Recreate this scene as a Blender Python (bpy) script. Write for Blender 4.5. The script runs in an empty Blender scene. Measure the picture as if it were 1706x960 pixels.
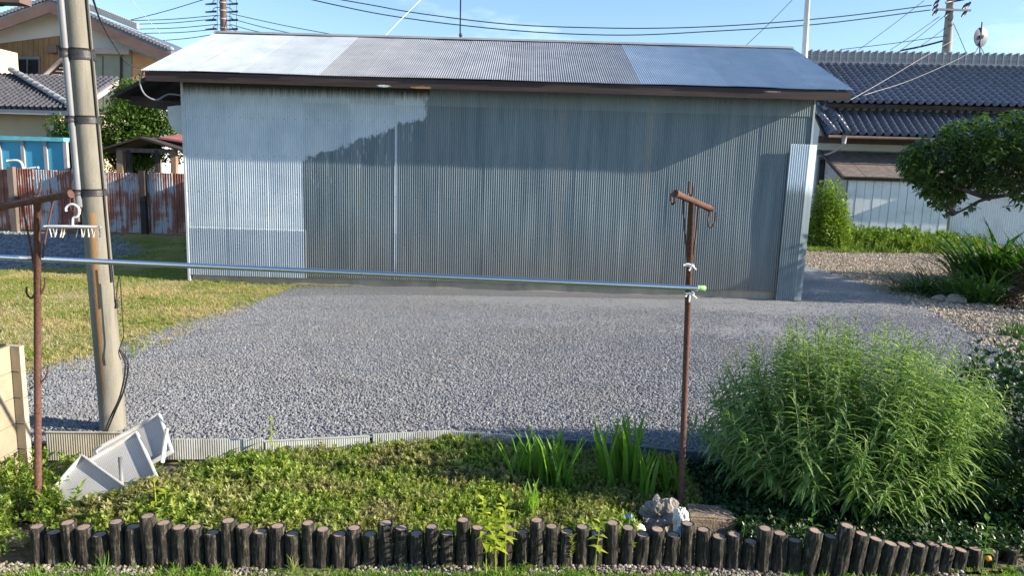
import bpy, math, random
import numpy as np
from math import radians, sin, cos, pi, atan2, degrees, sqrt
from mathutils import Vector, Matrix
random.seed(7); RNG = np.random.default_rng(11)
C = bpy.context.scene.collection
S = bpy.context.scene

# ------------------------------------------------------------------ camera, world, sun, exposure
PITCH, ROLL, FOC, EYE = 9.0, 1.7, 1232.0, 2.0
_a, _t = radians(90 - PITCH), radians(ROLL)
CM = (np.array([[1, 0, 0], [0, cos(_a), -sin(_a)], [0, sin(_a), cos(_a)]]) @
      np.array([[cos(_t), -sin(_t), 0], [sin(_t), cos(_t), 0], [0, 0, 1]]))
cam = bpy.data.cameras.new('camera'); co = bpy.data.objects.new('camera', cam); C.objects.link(co)
cam.sensor_width = 36; cam.lens = 36 * FOC / 1706; cam.clip_start = 0.05; cam.clip_end = 2000
co.matrix_world = Matrix([list(CM[0]) + [0], list(CM[1]) + [0], list(CM[2]) + [EYE], [0, 0, 0, 1]])
S.camera = co
SUN_AZ, SUN_EL = 98.75, 22.0
w = bpy.data.worlds.new('World'); S.world = w; w.use_nodes = True
nt = w.node_tree; nt.nodes.clear()
sky = nt.nodes.new('ShaderNodeTexSky'); sky.sky_type = 'NISHITA'; sky.sun_disc = False
sky.sun_elevation = radians(SUN_EL); sky.sun_rotation = radians(SUN_AZ)
sky.air_density = 1.0; sky.dust_density = 0.1; sky.ozone_density = 3.2
geo = nt.nodes.new('ShaderNodeTexCoord')
mp = nt.nodes.new('ShaderNodeMapping'); mp.inputs['Scale'].default_value = (1, 1, 3.2)
cn = nt.nodes.new('ShaderNodeTexNoise'); cn.inputs['Scale'].default_value = 3.1; cn.inputs['Detail'].default_value = 8
cn.inputs['Roughness'].default_value = 0.6
cr = nt.nodes.new('ShaderNodeMapRange'); cr.inputs['From Min'].default_value = 0.56; cr.inputs['From Max'].default_value = 0.72
cr.inputs['To Max'].default_value = 0.30
mx = nt.nodes.new('ShaderNodeMix'); mx.data_type = 'RGBA'
mx.inputs['B'].default_value = (8.5, 9.3, 10.5, 1)
bg = nt.nodes.new('ShaderNodeBackground'); bg.inputs['Strength'].default_value = 0.10
out = nt.nodes.new('ShaderNodeOutputWorld')
L_ = nt.links.new
L_(geo.outputs['Generated'], mp.inputs['Vector']); L_(mp.outputs[0], cn.inputs['Vector']); L_(cn.outputs['Fac'], cr.inputs['Value'])
L_(cr.outputs[0], mx.inputs['Factor']); L_(sky.outputs[0], mx.inputs['A']); L_(mx.outputs['Result'], bg.inputs['Color']); L_(bg.outputs[0], out.inputs[0])
sl = bpy.data.lights.new('sun', 'SUN'); sl.energy = 5.0; sl.angle = radians(0.5); sl.color = (1.0, 0.88, 0.71)
so = bpy.data.objects.new('sun', sl); C.objects.link(so)
sd = Vector((sin(radians(SUN_AZ)) * cos(radians(SUN_EL)), cos(radians(SUN_AZ)) * cos(radians(SUN_EL)), sin(radians(SUN_EL))))
so.rotation_euler = sd.to_track_quat('Z', 'Y').to_euler()
S.view_settings.view_transform = 'Standard'; S.view_settings.look = 'None'; S.view_settings.gamma = 1
S.view_settings.exposure = 1.25
S.cycles.max_bounces = 6; S.cycles.transparent_max_bounces = 6; S.cycles.use_denoising = True

# ------------------------------------------------------------------ helpers
def _ray(px, py): return CM @ np.array([(px - 853) / FOC, -(py - 480) / FOC, -1.0])
def G(px, py, z=0.0):                       # where a line of sight meets the level z
    d = _ray(px, py); s = (z - EYE) / d[2]; return Vector((d[0] * s, d[1] * s, z))
def D(px, py, y):                           # ... and where it meets the upright plane at distance y
    d = _ray(px, py); s = y / d[1]; return Vector((d[0] * s, y, EYE + d[2] * s))

def tag(o, label=None, cat=None, group=None, kind=None):
    if label: o['label'] = label
    if cat: o['category'] = cat
    if group: o['group'] = group
    if kind: o['kind'] = kind
    return o
def root(name, label, cat, loc=(0, 0, 0), rz=0, group=None):
    o = bpy.data.objects.new(name, None); C.objects.link(o); o.location = loc; o.rotation_euler = (0, 0, rz)
    o.empty_display_size = 0.1
    return tag(o, label, cat, group)
def link(name, me, parent=None, loc=(0, 0, 0), rot=(0, 0, 0), scale=None):
    o = bpy.data.objects.new(name, me); C.objects.link(o); o.location = loc; o.rotation_euler = rot
    if scale is not None: o.scale = scale if hasattr(scale, '__len__') else (scale,) * 3
    if parent: o.parent = parent
    return o
def fastmesh(name, V, F, m, smooth=False):  # V (n,3) array, F (k,3|4) array
    me = bpy.data.meshes.new(name); V = np.asarray(V, np.float32); F = np.asarray(F, np.int32)
    me.vertices.add(len(V)); me.vertices.foreach_set('co', V.ravel())
    k = F.shape[1]; me.loops.add(F.size); me.loops.foreach_set('vertex_index', F.ravel())
    me.polygons.add(len(F)); me.polygons.foreach_set('loop_start', np.arange(0, F.size, k, dtype=np.int32))
    me.polygons.foreach_set('use_smooth', np.full(len(F), smooth)); me.update(calc_edges=True)
    if m: me.materials.append(m)
    return me
class MB:
    def __init__(s): s.v = []; s.f = []; s.sm = []
    def add(s, vs, fs, sm=False):
        n = len(s.v); s.v += [tuple(x) for x in vs]; s.f += [tuple(i + n for i in f) for f in fs]; s.sm += [sm] * len(fs); return s
    def box(s, a, b, jit=0.0):
        a = Vector(a); b = Vector(b); vs = [Vector((x, y, z)) for x in (a.x, b.x) for y in (a.y, b.y) for z in (a.z, b.z)]
        if jit: vs = [v + Vector([random.uniform(-jit, jit) for _ in range(3)]) for v in vs]
        return s.add(vs, [(0, 1, 3, 2), (4, 6, 7, 5), (0, 4, 5, 1), (2, 3, 7, 6), (0, 2, 6, 4), (1, 5, 7, 3)])
    def hexa(s, p):  # 8 points: bottom 4 then top 4
        return s.add(p, [(3, 2, 1, 0), (4, 5, 6, 7), (0, 1, 5, 4), (1, 2, 6, 5), (2, 3, 7, 6), (3, 0, 4, 7)])
    def tube(s, pts, r, n=8, caps=True):
        pts = [Vector(p) for p in pts]; rs = r if hasattr(r, '__len__') else [r] * len(pts)
        vs = []; up = None
        for i, p in enumerate(pts):
            d = (pts[min(i + 1, len(pts) - 1)] - pts[max(i - 1, 0)]).normalized()
            if up is None: up = Vector((0, 0, 1)) if abs(d.z) < 0.9 else Vector((1, 0, 0))
            a = d.cross(up).normalized(); b = a.cross(d).normalized(); up = b
            vs += [p + (a * cos(2 * pi * k / n) + b * sin(2 * pi * k / n)) * rs[i] for k in range(n)]
        m = len(pts); fs = [(i * n + k, i * n + (k + 1) % n, (i + 1) * n + (k + 1) % n, (i + 1) * n + k) for i in range(m - 1) for k in range(n)]
        base = len(s.v); s.add(vs, fs, True)
        if caps:
            s.f += [tuple(base + k for k in range(n)), tuple(base + (m - 1) * n + k for k in reversed(range(n)))]; s.sm += [False, False]
        return s
    def build(s, name, m, parent=None, **k):
        me = bpy.data.meshes.new(name); me.from_pydata(s.v, [], s.f); me.polygons.foreach_set('use_smooth', s.sm)
        me.materials.append(m); me.update(); return link(name, me, parent, **k)
def arc(pts, n=10):                          # smooth polyline through points (Catmull-Rom)
    P = [Vector(p) for p in pts]; P = [P[0] * 2 - P[1]] + P + [P[-1] * 2 - P[-2]]; o = []
    for i in range(1, len(P) - 2):
        for k in range(n):
            t = k / n; a, b, c, d = P[i - 1:i + 3]
            o.append(0.5 * ((2 * b) + (c - a) * t + (2 * a - 5 * b + 4 * c - d) * t * t + (3 * b - a - 3 * c + d) * t ** 3))
    return o + [P[-2]]

# ------------------------------------------------------------------ materials
class NM:
    def __init__(s, name):
        s.m = bpy.data.materials.new(name); s.m.use_nodes = True; s.t = s.m.node_tree; s.n = s.t.nodes; s.p = s.n['Principled BSDF']
        s.co = None
    def L(s, a, b): s.t.links.new(a, b)
    def coord(s, kind='Object', scale=(1, 1, 1), rot=(0, 0, 0)):
        tc = s.n.new('ShaderNodeTexCoord'); m = s.n.new('ShaderNodeMapping'); m.inputs['Scale'].default_value = scale; m.inputs['Rotation'].default_value = rot
        s.L(tc.outputs[kind], m.inputs[0]); return m.outputs[0]
    def noise(s, sc, detail=4, vec=None, rough=0.55, dist=0):
        n = s.n.new('ShaderNodeTexNoise'); n.inputs['Scale'].default_value = sc; n.inputs['Detail'].default_value = detail
        n.inputs['Roughness'].default_value = rough; n.inputs['Distortion'].default_value = dist
        s.L(vec if vec is not None else s.coord(), n.inputs['Vector']); return n.outputs['Fac']
    def vor(s, sc, vec=None, out='Distance', feat='F1'):
        n = s.n.new('ShaderNodeTexVoronoi'); n.feature = feat; n.inputs['Scale'].default_value = sc
        s.L(vec if vec is not None else s.coord(), n.inputs['Vector']); return n.outputs[out]
    def ramp(s, f, stops):
        r = s.n.new('ShaderNodeValToRGB'); e = r.color_ramp.elements
        while len(e) < len(stops): e.new(0.5)
        for el, (p, c) in zip(e, stops): el.position = p; el.color = (*c, 1) if hasattr(c, '__len__') else (c, c, c, 1)
        s.L(f, r.inputs[0]); return r.outputs[0]
    def mix(s, f, a, b, mode='MIX'):
        n = s.n.new('ShaderNodeMix'); n.data_type = 'RGBA'; n.blend_type = mode
        for k, x in (('Factor', f), ('A', a), ('B', b)):
            if hasattr(x, 'is_linked'): s.L(x, n.inputs[k])
            elif k == 'Factor': n.inputs[k].default_value = x
            else: n.inputs[k].default_value = (*x, 1) if hasattr(x, '__len__') else (x, x, x, 1)
        return n.outputs['Result']
    def math(s, op, a, b=0.0, clamp=False):
        n = s.n.new('ShaderNodeMath'); n.operation = op; n.use_clamp = clamp
        for i, x in enumerate((a, b)):
            if hasattr(x, 'is_linked'): s.L(x, n.inputs[i])
            else: n.inputs[i].default_value = x
        return n.outputs[0]
    def sep(s, vec):
        n = s.n.new('ShaderNodeSeparateXYZ'); s.L(vec, n.inputs[0]); return n.outputs
    def rnd(s, island=False):
        if island: return s.n.new('ShaderNodeNewGeometry').outputs['Random Per Island']
        return s.n.new('ShaderNodeObjectInfo').outputs['Random']
    def step(s, v, lo, hi):
        n = s.n.new('ShaderNodeMapRange'); n.inputs['From Min'].default_value = lo; n.inputs['From Max'].default_value = hi
        s.L(v, n.inputs['Value']); return n.outputs[0]
    def bump(s, h, st=0.3, d=0.01):
        b = s.n.new('ShaderNodeBump'); b.inputs['Strength'].default_value = st; b.inputs['Distance'].default_value = d
        s.L(h, b.inputs['Height']); s.L(b.outputs[0], s.p.inputs['Normal']); return s
    def fin(s, col=None, rough=0.8, metal=0.0, spec=0.4):
        if col is not None:
            if hasattr(col, 'is_linked'): s.L(col, s.p.inputs['Base Color'])
            else: s.p.inputs['Base Color'].default_value = (*col, 1)
        if hasattr(rough, 'is_linked'): s.L(rough, s.p.inputs['Roughness'])
        else: s.p.inputs['Roughness'].default_value = rough
        if hasattr(metal, 'is_linked'): s.L(metal, s.p.inputs['Metallic'])
        else: s.p.inputs['Metallic'].default_value = metal
        s.p.inputs['Specular IOR Level'].default_value = spec
        return s.m
def simple(name, c, rough=0.7, metal=0.0, var=0.25, sc=6, bump=0.15, stretch=(1, 1, 1), spec=0.4, dirt=None):
    k = NM(name); v = k.coord('Object', stretch); f = k.noise(sc, 6, v); f2 = k.noise(sc * 9, 3, v)
    c1 = tuple(x * (1 - var) for x in c); c2 = tuple(min(1, x * (1 + var)) for x in c)
    col = k.ramp(f, [(0.3, c1), (0.7, c2)])
    col = k.mix(k.math('MULTIPLY', f2, 0.35), col, c1)
    if dirt: col = k.mix(k.step(k.noise(sc * 0.7, 8, k.coord('Object', (stretch[0], stretch[1], stretch[2] * .6)), 0.65), 0.5, 0.72), col, dirt)
    if bump: k.bump(f2, bump, 0.01)
    return k.fin(col, rough, metal, spec)
def leafmat(name, cols, trans=0.3, rough=0.45, island=True, patch=None, psc=1.2, spec=0.35):
    k = NM(name); r = k.rnd(island); n = len(cols)
    col = k.ramp(r, [(i / max(1, n - 1), c) for i, c in enumerate(cols)])
    if patch: col = k.mix(k.math('MULTIPLY', k.step(k.noise(psc, 6, k.n.new('ShaderNodeNewGeometry').outputs['Position'], 0.62), 0.45, 0.60), 0.8), col, patch)
    m = k.fin(col, rough, 0, spec)
    t = k.n.new('ShaderNodeBsdfTranslucent'); mixs = k.n.new('ShaderNodeMixShader'); mixs.inputs[0].default_value = trans
    br = k.mix(1.0, col, (1.15, 1.35, 0.45), 'MULTIPLY'); k.L(br, t.inputs[0])
    k.L(k.p.outputs[0], mixs.inputs[1]); k.L(t.outputs[0], mixs.inputs[2]); k.L(mixs.outputs[0], k.n['Material Output'].inputs[0])
    return m

def wall_metal():                             # bare corrugated iron with silver paint brushed over its left end
    k = NM('corrugated_wall'); v = k.coord(); x, y, z = k.sep(v)
    streak = k.noise(1, 5, k.coord('Object', (26, 1, 0.9)), 0.7)
    blot = k.noise(5, 5, v)
    edge = k.math('ADD', k.math('ADD', k.math('MULTIPLY', x, 0.36), 1.40), k.math('MULTIPLY', k.math('SUBTRACT', 0.5, streak), 0.22))
    edge = k.math('ADD', edge, k.math('MULTIPLY', k.math('SUBTRACT', blot, 0.5), 0.35))
    over = k.step(k.math('SUBTRACT', z, edge), -0.01, 0.02)
    xe = k.math('ADD', x, k.math('MULTIPLY', k.math('SUBTRACT', blot, 0.5), 0.30))
    lim = k.math('SUBTRACT', 1.0, k.step(xe, 3.93, 3.98), True)
    dn = k.noise(1, 3, k.coord('Object', (34, 1, 2.2)), 0.7); drip = k.math('MULTIPLY', k.math('MULTIPLY', k.step(dn, .60, .64), k.step(k.math('SUBTRACT', z, edge), -.75, -.15)), .85)
    top = k.math('MULTIPLY', k.math('MAXIMUM', over, drip), lim)
    left = k.math('LESS_THAN', x, 1.93)
    run = k.math('MULTIPLY', k.math('LESS_THAN', k.math('ABSOLUTE', k.math('SUBTRACT', x, 3.46)), 0.018), k.step(z, 0.15, 0.5))
    paint = k.math('MAXIMUM', k.math('MAXIMUM', top, left), run, True)
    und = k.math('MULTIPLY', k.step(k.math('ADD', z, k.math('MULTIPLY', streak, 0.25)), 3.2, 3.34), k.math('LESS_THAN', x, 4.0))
    silver = k.ramp(k.noise(2.5, 6, v), [(0.3, (.48, .57, .67)), (0.7, (.66, .72, .79))])
    lower = k.math('MULTIPLY', k.math('LESS_THAN', z, 0.9), 1.0)
    silver = k.mix(k.math('MULTIPLY', lower, 0.8), silver, (.34, .40, .50))
    wear = k.math('MULTIPLY', k.step(k.noise(1, 8, k.coord('Object', (22, 1, 3)), 0.75), 0.63, 0.68), k.step(k.math('ADD', z, k.math('MULTIPLY', streak, -1.0)), 0.35, -0.35))
    silver = k.mix(wear, silver, (.10, .11, .12))
    bare = k.ramp(k.noise(1, 6, k.coord('Object', (8, 1, 0.6))), [(0.25, (.105, .155, .19)), (0.75, (.23, .285, .32))])
    bare = k.mix(k.math('MULTIPLY', k.step(k.math('ADD', z, k.math('MULTIPLY', streak, -1.2)), 0.7, -0.6), 0.6), bare, (.20, .16, .12))
    bare = k.mix(k.math('MULTIPLY', k.step(k.noise(1, 4, k.coord('Object', (3.0, 1, 0.15))), 0.58, 0.72), 0.45), bare, (.30, .29, .27))
    bare = k.mix(k.math('MULTIPLY', k.math('GREATER_THAN', z, 3.0), 0.30), bare, (.32, .40, .44))
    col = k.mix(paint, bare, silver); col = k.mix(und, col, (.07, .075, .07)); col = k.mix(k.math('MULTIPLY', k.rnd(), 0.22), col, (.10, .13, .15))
    nl = k.math('MULTIPLY', k.math('LESS_THAN', k.math('ABSOLUTE', k.math('SUBTRACT', k.math('FRACT', k.math('MULTIPLY', z, 1.65)), .5)), .010), k.math('LESS_THAN', k.math('FRACT', k.math('MULTIPLY', x, 27.6 / 5)), .08)); col = k.mix(k.math('MULTIPLY', nl, .7), col, (.12, .07, .05))
    rough = k.math('ADD', 0.42, k.math('MULTIPLY', blot, 0.2))
    k.bump(k.noise(40, 3, v), 0.05, 0.004)
    return k.fin(col, rough, 0.25, 0.45)
def sheet(name, a, b, rough=0.42, metal=0.35, rust=None, ramt=0.0, axis=(1, 1, 1)):
    k = NM(name); v = k.coord(); f = k.noise(2.2, 7, k.coord('Object', axis), 0.65)
    col = k.ramp(f, [(0.3, a), (0.7, b)])
    col = k.mix(k.math('MULTIPLY', k.rnd(), 0.30), col, tuple(x * .55 for x in a))
    if rust: col = k.mix(k.math('MULTIPLY', k.step(k.noise(9, 8, v, 0.7), 0.56, 0.66), ramt), col, rust)
    stk = k.noise(1, 7, k.coord('Object', (22, .9, .9)), 0.72); col = k.mix(k.math('MULTIPLY', k.step(stk, .54, .74), .38), col, (.20, .19, .19)); col = k.mix(k.math('MULTIPLY', k.step(k.noise(1.6, 7, k.coord('Object', (1, 1, 1)), .7), .5, .75), .3), col, tuple(x * .6 for x in a))
    k.bump(k.noise(30, 3, v), 0.06, 0.004); return k.fin(col, rough, metal)
def rusty_sheet():
    k = NM('rusty_sheet'); v = k.coord('Object', (20, 1, 0.6)); f = k.noise(1, 8, v, 0.75); g = k.noise(1.1, 5, k.coord('Object', (1.4, 1, 1.1)), 0.6)
    h = k.math('ADD', k.math('MULTIPLY', f, 0.55), k.math('MULTIPLY', g, 0.6))
    h = k.math('ADD', h, k.math('MULTIPLY', k.math('SUBTRACT', k.rnd(), 0.5), 0.10))
    col = k.ramp(h, [(0.46, (.34, .47, .58)), (0.535, (.52, .48, .47)), (0.56, (.36, .15, .10)), (0.70, (.15, .055, .045))])
    k.bump(f, 0.1, 0.01); return k.fin(col, 0.8, 0.05)
def rust_mat():
    k = NM('rusted_steel'); v = k.coord('Object'); f = k.noise(60, 5, v, 0.7); g = k.noise(8, 4, v)
    col = k.ramp(f, [(0.3, (.04, .021, .017)), (0.55, (.125, .055, .038)), (0.75, (.20, .10, .065))]); col = k.mix(k.math('MULTIPLY', g, 0.4), col, (.085, .045, .04))
    k.bump(f, 0.4, 0.003); return k.fin(col, 0.85)
def pole_mat():
    k = NM('pole_concrete'); v = k.coord(); x, y, z = k.sep(v); f = k.noise(5, 8, k.coord('Object', (1, 1, 0.35)), 0.65); g = k.noise(90, 3, v)
    col = k.ramp(f, [(0.3, (.13, .12, .10)), (0.7, (.27, .255, .215))]); col = k.mix(k.math('MULTIPLY', g, 0.5), col, (.13, .125, .10)); col = k.mix(k.math('MULTIPLY', k.step(k.noise(1, 6, k.coord('Object', (14, 14, .8)), .7), .5, .7), .45), col, (.34, .32, .27))
    st = k.math('SUBTRACT', 1.0, k.step(k.math('ABSOLUTE', k.math('ADD', k.math('ADD', x, 0.016), k.math('MULTIPLY', k.math('SUBTRACT', k.noise(3, 4, k.coord('Object', (1, 1, 2))), 0.5), 0.03))), 0.006, 0.022), True)
    st = k.math('MULTIPLY', st, k.math('MULTIPLY', k.math('LESS_THAN', z, 1.62), k.step(z, 0.2, 0.7)))
    st = k.math('MULTIPLY', st, k.math('LESS_THAN', y, 0.0))
    col = k.mix(k.math('MULTIPLY', st, 0.8), col, (.36, .17, .05))
    k.bump(g, 0.35, 0.006); return k.fin(col, 0.9)
def bark_mat():
    k = NM('log_bark'); v = k.coord('Object', (1, 1, 0.16)); rn = k.rnd(); 
    f = k.noise(75, 6, v, 0.7, 0.6); h = k.noise(14, 3, k.coord())
    col = k.ramp(f, [(0.38, (.006, .0055, .005)), (0.54, (.038, .032, .026)), (0.69, (.23, .20, .155))])
    col = k.mix(k.math('MULTIPLY', k.step(h, 0.55, 0.7), k.math('MULTIPLY', rn, 0.55)), col, (.20, .21, .13))
    k.bump(f, 0.9, 0.012); return k.fin(col, 0.85)
def cut_mat():
    k = NM('log_cut_face'); v = k.coord(); x, y, z = k.sep(v)
    r = k.math('SQRT', k.math('ADD', k.math('MULTIPLY', x, x), k.math('MULTIPLY', y, y)))
    rr = k.math('ADD', r, k.math('MULTIPLY', k.math('SUBTRACT', k.noise(30, 3, v), 0.5), 0.012))
    ring = k.math('SINE', k.math('MULTIPLY', rr, 900))
    base = k.mix(k.math('MULTIPLY', k.noise(60, 4, v), 0.8), (.44, .32, .25), (.29, .21, .165))
    base = k.mix(k.math('MULTIPLY', k.math('GREATER_THAN', ring, 0.3), 0.35), base, (.22, .15, .12))
    base = k.mix(k.math('MULTIPLY', k.rnd(), 0.55), base, (.24, .20, .165)); base = k.mix(k.step(k.noise(22, 5, k.coord('Object', (1, 1, 1))), .60, .66), base, (.13, .12, .08))  # some caps toned darker for shade, then mossy blotches
    return k.fin(base, 0.8)

M = {}
M['wall'] = wall_metal()
M['roof_l'] = sheet('roof_sheet_pale', (.34, .40, .46), (.49, .545, .59), 0.5, 0.2)
M['roof_m'] = sheet('roof_sheet_bare', (.28, .30, .33), (.44, .455, .48), 0.5, 0.25, (.22, .16, .13), 0.55)
M['roof_r'] = sheet('roof_sheet_blue', (.31, .41, .53), (.44, .54, .64), 0.48, 0.15)
M['patch'] = sheet('cover_sheet_metal', (.20, .27, .30), (.34, .41, .45), 0.4, 0.4, (.45, .58, .72), 0.6, (6, 1, .5))
M['rusty'] = rusty_sheet(); M['rust'] = rust_mat(); M['pole'] = pole_mat(); M['bark'] = bark_mat(); M['cut'] = cut_mat()
M['fascia'] = simple('fascia_wood', (.045, .028, .026), 0.7, 0, 0.4, 4, 0.2, (0.3, 1, 3))
M['darkwood'] = simple('dark_wood', (.05, .04, .035), 0.85, 0, 0.4, 5, 0.2)
M['oldwood'] = simple('weathered_wood', (.16, .13, .115), 0.9, 0, 0.35, 5, 0.3, (1, 1, .2))
M['postwood'] = simple('post_wood', (.30, .20, .14), 0.85, 0, 0.3, 5, 0.2, (1, 1, .2))
M['concrete'] = simple('concrete', (.40, .34, .26), 0.9, 0, 0.2, 3, 0.25, dirt=(.22, .20, .16))
M['block'] = simple('block_concrete', (.34, .28, .20), 0.92, 0, 0.2, 4, 0.3, dirt=(.24, .20, .15))
M['mortar'] = simple('mortar', (.22, .20, .17), 0.95, 0, 0.2, 12, 0.2)
M['slab'] = simple('rough_concrete_slab', (.26, .20, .14), 0.95, 0, 0.35, 9, 0.7, dirt=(.08, .085, .085))
M['white'] = simple('white_plastic', (.78, .78, .78), 0.4, 0, 0.05, 4, 0.0)
M['trayrim'] = simple('weathered_white_plastic', (.58, .59, .60), 0.5, 0, .1, 8, .05, dirt=(.40, .38, .33))
M['rope'] = simple('white_string', (.85, .85, .86), 0.8, 0, 0.05, 40, 0.2)
M['steel'] = simple('stainless_pole', (.62, .66, .72), 0.22, 1.0, 0.06, 3, 0.0)
M['greencap'] = simple('green_cap', (.30, .55, .22), 0.5, 0, 0.05, 6, 0)
M['black'] = simple('black_rubber', (.018, .018, .02), 0.6, 0, 0.3, 8, 0.05)
M['tape'] = simple('black_band', (.035, .035, .038), 0.45, 0, 0.4, 14, 0.3)
M['grey'] = simple('grey_conduit', (.19, .20, .22), 0.5, 0, 0.1, 6, 0.05)
M['greyp'] = simple('grey_panel', (.50, .54, .58), 0.55, 0, 0.12, 5, 0.05)
M['edgepl'] = simple('edging_plastic_grey', (.44, .46, .44), 0.75, 0, 0.12, 6, 0.1, dirt=(.28, .27, .22))
M['edgetan'] = simple('edging_board_tan', (.44, .41, .33), 0.8, 0, 0.12, 6, 0.1, dirt=(.25, .23, .17))
M['edgedk'] = simple('edging_plastic_dark', (.10, .13, .17), 0.6, 0, 0.15, 6, 0.1)
M['cream'] = simple('cream_render', (.55, .44, .31), 0.85, 0, 0.08, 3, 0.1)
M['plaster'] = simple('white_plaster', (.64, .65, .65), 0.85, 0, 0.08, 2, 0.1)
M['orange'] = simple('ochre_wall', (.50, .29, .15), 0.85, 0, 0.10, 3, 0.1)
M['brown'] = simple('brown_siding', (.27, .17, .09), 0.8, 0, 0.2, 4, 0.1, (1, 1, .3))
M['greenpn'] = simple('green_grey_shutter', (.22, .26, .22), 0.6, 0, 0.12, 4, 0.05)
M['barge'] = simple('brown_bargeboard', (.15, .10, .09), 0.7, 0, 0.2, 3, 0.1)
M['tile'] = simple('roof_tile_glazed', (.125, .14, .18), 0.33, 0, 0.4, 5, 0.1, spec=0.6)
M['tileedge'] = simple('ridge_tile', (.27, .28, .30), 0.5, 0, 0.3, 12, 0.2, spec=0.5)
M['bluepn'] = simple('turquoise_sheet', (.055, .36, .56), 0.5, 0, 0.08, 2, 0.02)
M['redroof'] = simple('faded_red_roof', (.33, .12, .12), 0.7, 0, 0.15, 4, 0.1)
M['whitepn'] = simple('white_steel_board', (.76, .78, .80), 0.5, 0, 0.07, 2, 0.03, dirt=(.50, .52, .52))
M['pinkpn'] = simple('pinkish_grey_board', (.40, .36, .37), 0.7, 0, 0.1, 3, 0.05)
M['glass'] = simple('dark_window_glass', (.02, .03, .04), 0.08, 0, 0.3, 2, 0.0, spec=0.8)
M['frame'] = simple('window_frame_metal', (.25, .24, .22), 0.5, 0.3, 0.1, 4, 0)
M['rock'] = simple('grey_rock', (.30, .27, .24), 0.9, 0, 0.35, 7, 0.8, dirt=(.14, .13, .13))
M['cloth'] = simple('off_white_cloth', (.72, .70, .62), 0.9, 0, 0.1, 6, 0.3)
M['bluepl'] = simple('blue_plastic', (.16, .36, .60), 0.5, 0, 0.2, 8, 0.05)
M['wire'] = simple('dark_cable', (.03, .035, .04), 0.7, 0, 0.1, 4, 0)
M['farpole'] = simple('far_pole_concrete', (.34, .33, .34), 0.9, 0, 0.12, 2, 0.1)
M['brownpole'] = simple('brown_steel_pole', (.19, .13, .12), 0.7, 0, 0.15, 2, 0.1)
M['dish'] = simple('dish_grey', (.09, .115, .16), 0.55, 0, 0.08, 3, 0)  # blue grey darkened to stand for the dish's shaded back
M['insul'] = simple('dark_insulator', (.05, .055, .07), 0.4, 0, 0.2, 6, 0)
M['tree_bark'] = simple('tree_bark', (.075, .058, .045), 0.9, 0, 0.35, 10, 0.6, (1, 1, .3))
M['orangeflower'] = simple('orange_petal', (.85, .30, .02), 0.6, 0, 0.1, 6, 0)
M['pinkflower'] = simple('pink_petal', (.65, .30, .50), 0.6, 0, 0.1, 6, 0)

# foliage materials
M['sage'] = leafmat('sage_leaf', [(.09, .17, .045), (.16, .27, .07), (.27, .39, .12), (.42, .53, .23)], 0.46)
M['cover'] = leafmat('ground_cover_leaf', [(.12, .19, .03), (.22, .31, .05), (.34, .41, .075), (.42, .45, .12)], 0.45, patch=(.34, .29, .16), psc=2.0, island=False)
M['iris'] = leafmat('iris_leaf', [(.12, .24, .035), (.19, .34, .06)], 0.45, island=False)
M['yellow'] = leafmat('yellow_green_leaf', [(.32, .40, .035), (.50, .54, .06)], 0.4, island=False)
M['herb'] = leafmat('fresh_green_leaf', [(.08, .18, .03), (.14, .27, .05)], 0.35, island=False)
M['tree'] = leafmat('tree_leaf', [(.03, .07, .02), (.055, .11, .025), (.09, .155, .04)], 0.28, 0.28, spec=0.6)
M['treef'] = leafmat('persimmon_leaf', [(.045, .09, .022), (.08, .14, .035)], 0.28, 0.28, island=False, spec=0.6)
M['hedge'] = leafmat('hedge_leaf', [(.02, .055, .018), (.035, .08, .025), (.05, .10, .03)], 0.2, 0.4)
M['bush'] = leafmat('bush_leaf', [(.09, .16, .02), (.18, .27, .04), (.30, .38, .07)], 0.38)
M['dkbush'] = leafmat('dark_bush_leaf', [(.035, .085, .02), (.07, .14, .025), (.12, .20, .035)], 0.3)  # darker green leaves for the trees behind the fence
M['strap'] = leafmat('strap_leaf', [(.03, .085, .018), (.05, .12, .025), (.08, .17, .035)], 0.3)
M['weed'] = leafmat('weed_leaf', [(.08, .15, .025), (.17, .26, .04), (.28, .35, .06)], 0.35)
M['grassf'] = leafmat('lawn_blade', [(.10, .21, .02), (.16, .30, .035), (.22, .34, .06), (.32, .33, .12)], 0.35, island=False)
M['grassd'] = leafmat('dry_lawn_blade', [(.13, .22, .03), (.20, .29, .045), (.32, .31, .10), (.40, .34, .15)], 0.35, island=False, patch=(.50, .40, .22), psc=0.75)
M['straw'] = leafmat('straw_blade', [(.30, .25, .14), (.42, .35, .20), (.50, .44, .27)], 0.2, island=False)
M['redvine'] = leafmat('red_vine_leaf', [(.25, .08, .05), (.35, .15, .08)], 0.3)
M['darkred'] = leafmat('dark_purple_leaf', [(.03, .02, .025), (.06, .03, .035)], 0.15)
def stone_mat(name, stops, rough=0.75):
    k = NM(name); c = k.ramp(k.rnd(), stops); pos_ = k.n.new('ShaderNodeNewGeometry').outputs['Position']; c = k.mix(k.math('MULTIPLY', k.step(k.noise(0.9, 6, pos_, 0.6, 0.6), 0.46, 0.68), 0.5), c, (.27, .25, .225)); c = k.mix(k.math('MULTIPLY', k.step(k.noise(1.7, 5, pos_, 0.6), 0.52, 0.7), 0.45), c, tuple(x * .75 for x in stops[0][1])); c = k.mix(k.math('MULTIPLY', k.noise(60, 3), 0.5), c, tuple(x * .6 for x in stops[0][1]))
    return k.fin(c, rough)
M['stone'] = stone_mat('crushed_blue_grey_stone', [(0, (.155, .165, .182)), (.45, (.215, .227, .248)), (.85, (.28, .29, .305)), (1, (.38, .38, .375))])
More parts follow.
